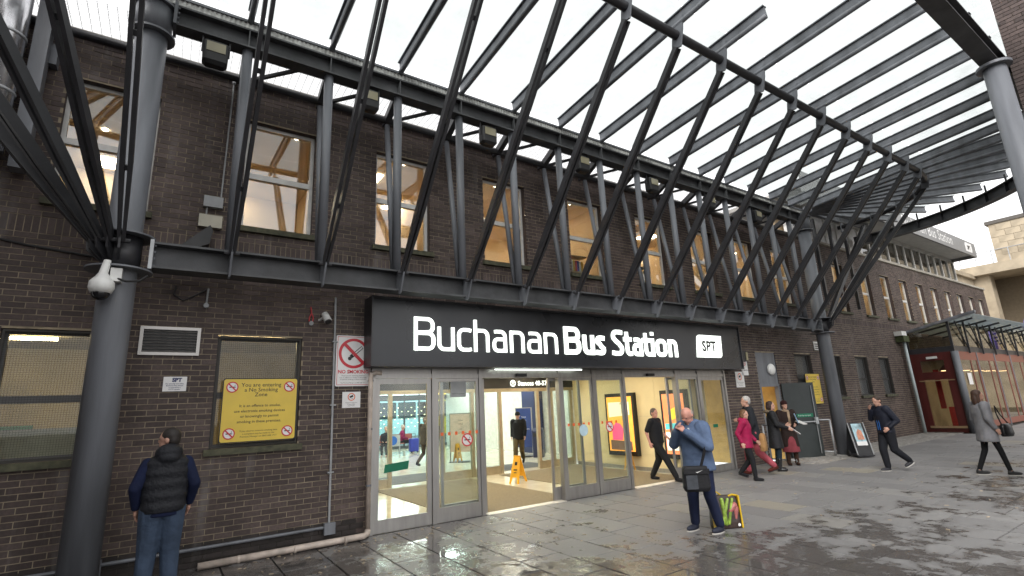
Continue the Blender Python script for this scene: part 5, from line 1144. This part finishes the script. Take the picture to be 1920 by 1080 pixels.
def wet_sign(pos, yaw, label, op=.16):
    t = thing('wet_floor_sign', label, 'floor sign', pos, yaw, 'yellow wet floor signs', local=True); Y_ = mat('sign_yellow', (.72, .36, .005), .4)
    for s in (-1, 1):
        m_ = MB(); prof = [(-.14, 0), (-.09, 0), (-.06, .14), (.06, .14), (.09, 0), (.14, 0), (.09, .62), (-.09, .62)]
        m_.prism([(x, s * (op * (1 - z / .64)), z) for x, z in prof], (0, s * .012, 0)).build('panel', Y_, t)
        k = MB().box(-.05, .05, -.003, .003, .3, .33).box(-.04, .04, -.003, .003, .24, .26).box(-.035, .035, -.003, .003, .42, .5)
        k.v = [(x, s * (op * (1 - z / .64) + .016), z) for x, y, z in k.v]; k.build('lettering', INK, t)
    MB().box(-.085, .085, -.02, .02, .61, .65).build('hinge', Y_, t)
wet_sign((7.62, 2.85, .005), R_(-62), 'yellow wet floor sign spread open in the middle of the lobby', .22)
wet_sign((10.95, 2.2, .02), R_(70), 'yellow wet floor sign standing by the poster wall', .1)
wet_sign((9.1, 8.9, .005), R_(15), 'yellow wet floor sign out in the concourse', .1)
def poster(y0, y1, label, kind):
    t = thing('poster_lightbox', label, 'poster', (11.15, (y0 + y1) / 2, .4))
    MB().box(11.06, 11.19, y0, y1, .38, 2.12).build('frame', mat('black_frame', (.015, .015, .016), .4), t)
    MB().box(11.05, 11.058, y0 + .07, y1 - .07, .5, 2.02).build('print', mat('poster_' + kind, (.8, .32, .04) if kind == 'a' else (.8, .2, .07), .4, 0, .35, 2.2, emit=.9, ecol=(.9, .38, .06) if kind == 'a' else (.9, .25, .1)), t)
    W = y1 - y0; P_ = lambda a, b: (11.046, y1 - W * a, .5 + 1.52 * b)
    def blob(name, pts, col, e=.7): MB().prism([P_(*p) for p in pts], (-.002, 0, 0)).build(name, mat('ink_%s_%s' % (kind, name), col, .5, 0, 0, emit=e, ecol=col), t)
    if kind == 'a':
        blob('pale_sky', [(.12, .62), (.85, .66), (.85, .9), (.12, .9)], (.95, .75, .5)); blob('pink_figure', [(.2, .2), (.55, .2), (.6, .4), (.5, .5), (.35, .52), (.2, .42)], (.8, .08, .2)); blob('small_figure', [(.6, .2), (.78, .2), (.76, .42), (.64, .42)], (.9, .5, .4)); blob('dark_ground', [(.12, .02), (.86, .02), (.86, .18), (.12, .2)], (.2, .12, .09), .2); blob('numeral', [(.58, .68), (.66, .68), (.66, .92), (.52, .88), (.52, .85), (.58, .86)], (.25, .2, .15), .2)
    else:
        blob('yellow_card', [(.35, .55), (.75, .62), (.7, .8), (.3, .72)], (.9, .6, .05)); blob('teal_band', [(.12, .4), (.86, .44), (.86, .52), (.12, .5)], (.1, .5, .5)); blob('white_text_block', [(.12, .06), (.86, .06), (.86, .36), (.12, .36)], (.9, .85, .75))
poster(1.95, 3.08, 'orange lit poster with figures in a black frame on the lobby wall', 'a'); poster(.16, .98, 'red and yellow lit poster in a black frame nearest the doors', 'b')
def banner(pos, yaw, label, col, w_=.3, h_=1.5):
    t = thing('information_board', label, 'board', pos, yaw, None, local=True)
    MB().box(-w_, w_, -.02, .02, .35, h_ + .3).build('panel', mat('board_' + label[:8], col, .5, 0, .1), t); MB().box(-w_ - .03, -w_, -.03, .03, 0, h_ + .33).box(w_, w_ + .03, -.03, .03, 0, h_ + .33).box(-w_, w_, -.03, .03, h_ + .3, h_ + .33).build('frame', ALU, t); MB().box(-w_, w_, -.25, .25, 0, .03).build('foot', STEELD, t)
    text_mesh([(s, .075, 0, z, -.0225, 'CENTER', 0) for s, z in (('Ticket', 1.45), ('Office', 1.32), ('and', 1.14), ('Travel Centre', 1.0))]).build('lettering', SIGNW if col[2] > col[0] else INK, t)
banner((11.7, 8.3, 0), R_(-52), 'blue information board standing in front of the navy pillar', (.015, .04, .17))
banner((9.25, 8.9, 0), R_(-45), 'pale pink notice board standing in the concourse', (.75, .55, .45), .4, 1.4)
bn = thing('litter_bin', 'dark navy litter bin beside the blue information board', 'bin', (11.9, 7.7, 0), R_(-50), local=True); MB().loft([(0, .2, .2, 0, 0), (.95, .22, .22, 0, 0), (1.05, .18, .18, 0, 0)], 20, .5).build('body', mat('navy_bin', (.015, .02, .06), .4), bn); MB().box(-.13, .13, -.225, -.21, .75, .88).build('opening', INK, bn)
bench = thing('seat_bench', 'red topped metal bench row in the concourse', 'bench', (9.2, 15.2, 0))
for k in range(4): MB().box(8.0 + k * .55, 8.5 + k * .55, 15.2, 15.6, .42, .46).build('seat', mat('red_seat', (.35, .1, .08), .5), bench); MB().box(8.0 + k * .55, 8.5 + k * .55, 15.58, 15.62, .5, .85).build('backrest', mat('red_seat', (.35, .1, .08), .5), bench)
for x in (8.1, 10.1): MB().box(x, x + .05, 15.2, 15.6, 0, .42).build('leg', STEELL, bench)
pn = thing('grey_notice_panel', 'grey panel with round blue notice on the bench end', 'panel', (8.9, 14.9, 0)); MB().box(8.5, 9.3, 14.95, 14.98, .35, .85).build('panel', BOXG, pn); MB().disc((8.95, 14.945, .6), .2, .004).build('blue_notice', mat('blue_notice', (.01, .1, .4), .5), pn); MB().box(8.5, 8.54, 14.95, 14.99, 0, .35).box(9.26, 9.3, 14.95, 14.99, 0, .35).build('leg', STEELL, pn)
su = thing('suitcase', 'blue upright suitcase beside the concourse bench', 'suitcase', (9.95, 14.9, 0)); remesh(MB().loft([(.05, .2, .12, 9.95, 14.9), (.1, .22, .14, 9.95, 14.9), (.6, .22, .14, 9.95, 14.9), (.65, .2, .12, 9.95, 14.9)], 20, .35).build('shell', mat('blue_case', (.02, .035, .3), .4), su, True), .02); MB().pipe([(9.85, 14.95, .64), (9.85, 14.95, .85), (10.05, 14.95, .85), (10.05, 14.95, .64)], .012, 6).build('handle', BLACK, su)
for dx in (-.15, .15): MB().tube((9.95 + dx, 14.8, .04), (9.95 + dx, 14.84, .04), .04, n=10).build('wheel', BLACK, su)
# A-board by the right column
ab = thing('pavement_sign', 'black wheeled pavement sign with a poster beside the right column', 'a-board', (16.45, -1.35, gz(16.4)), R_(-38), local=True, scale=.92); ab.scale = (.66, .9, .95)
for s in (-1, 1): MB().obox((0, s * .17, .5), (.3, 0, 0), (0, .012, 0), (0, -s * .15, .47)).build('panel', mat('black_board', (.02, .02, .022), .4), ab)
def ab_pt(x, z, o=.02): return (x, -.17 - .15 * (.5 - z) / .47 - o, z)
MB().prism([ab_pt(-.2, .38), ab_pt(.22, .38), ab_pt(.22, .95), ab_pt(-.2, .95)], (0, -.003, 0)).build('poster', mat('board_poster', (.35, .5, .55), .5, 0, .7, 5), ab)
MB().prism([ab_pt(-.1, .5, .024), ab_pt(.17, .5, .024), ab_pt(.14, .75, .024), ab_pt(.02, .8, .024), ab_pt(-.08, .7, .024)], (0, -.002, 0)).build('picture', mat('board_picture', (.5, .22, .14), .5, 0, .4, 10), ab)
MB().prism([ab_pt(-.2, .34, .024), ab_pt(.22, .34, .024), ab_pt(.22, .45, .024), ab_pt(-.2, .45, .024)], (0, -.002, 0)).build('white_strip', SIGNW, ab)
for x in (-.32, .32):
    MB().bar((x, -.31, .08), (x, -.03, .98), .03, .04).build('edge_rail', STEELL, ab)
for x in (-.3, .3): MB().tube((x - .03, .2, .09), (x + .03, .2, .09), .09, n=18).build('wheel', BLACK, ab)
MB().box(-.33, .33, -.36, .34, .04, .08).build('base', STEELD, ab)
# litter: stubs and scraps nobody could count
lt = MB(); lr = random.Random(21)
for i in range(230):
    x, y = lr.uniform(.3, 16), -lr.random() ** 1.6 * 6 - .15
    if i % 3 == 0: x, y = lr.uniform(.3, 6), -lr.random() ** 1.5 * 2.4 - .25
    a = lr.uniform(0, 6.28); l = lr.uniform(.012, .03); d = Vector((math.cos(a), math.sin(a), 0)); lt.obox((x, y, gz(x) + .0085), d * l, d.cross(Vector((0, 0, 1))) * lr.uniform(.004, .008), (0, 0, .004))
o = lt.build('pavement_litter', mat('paper_scrap', (.42, .34, .25), .8, 0, .5, 3)); tag(o, 'scattered cigarette ends and paper scraps on the paving', 'litter', kind='stuff')
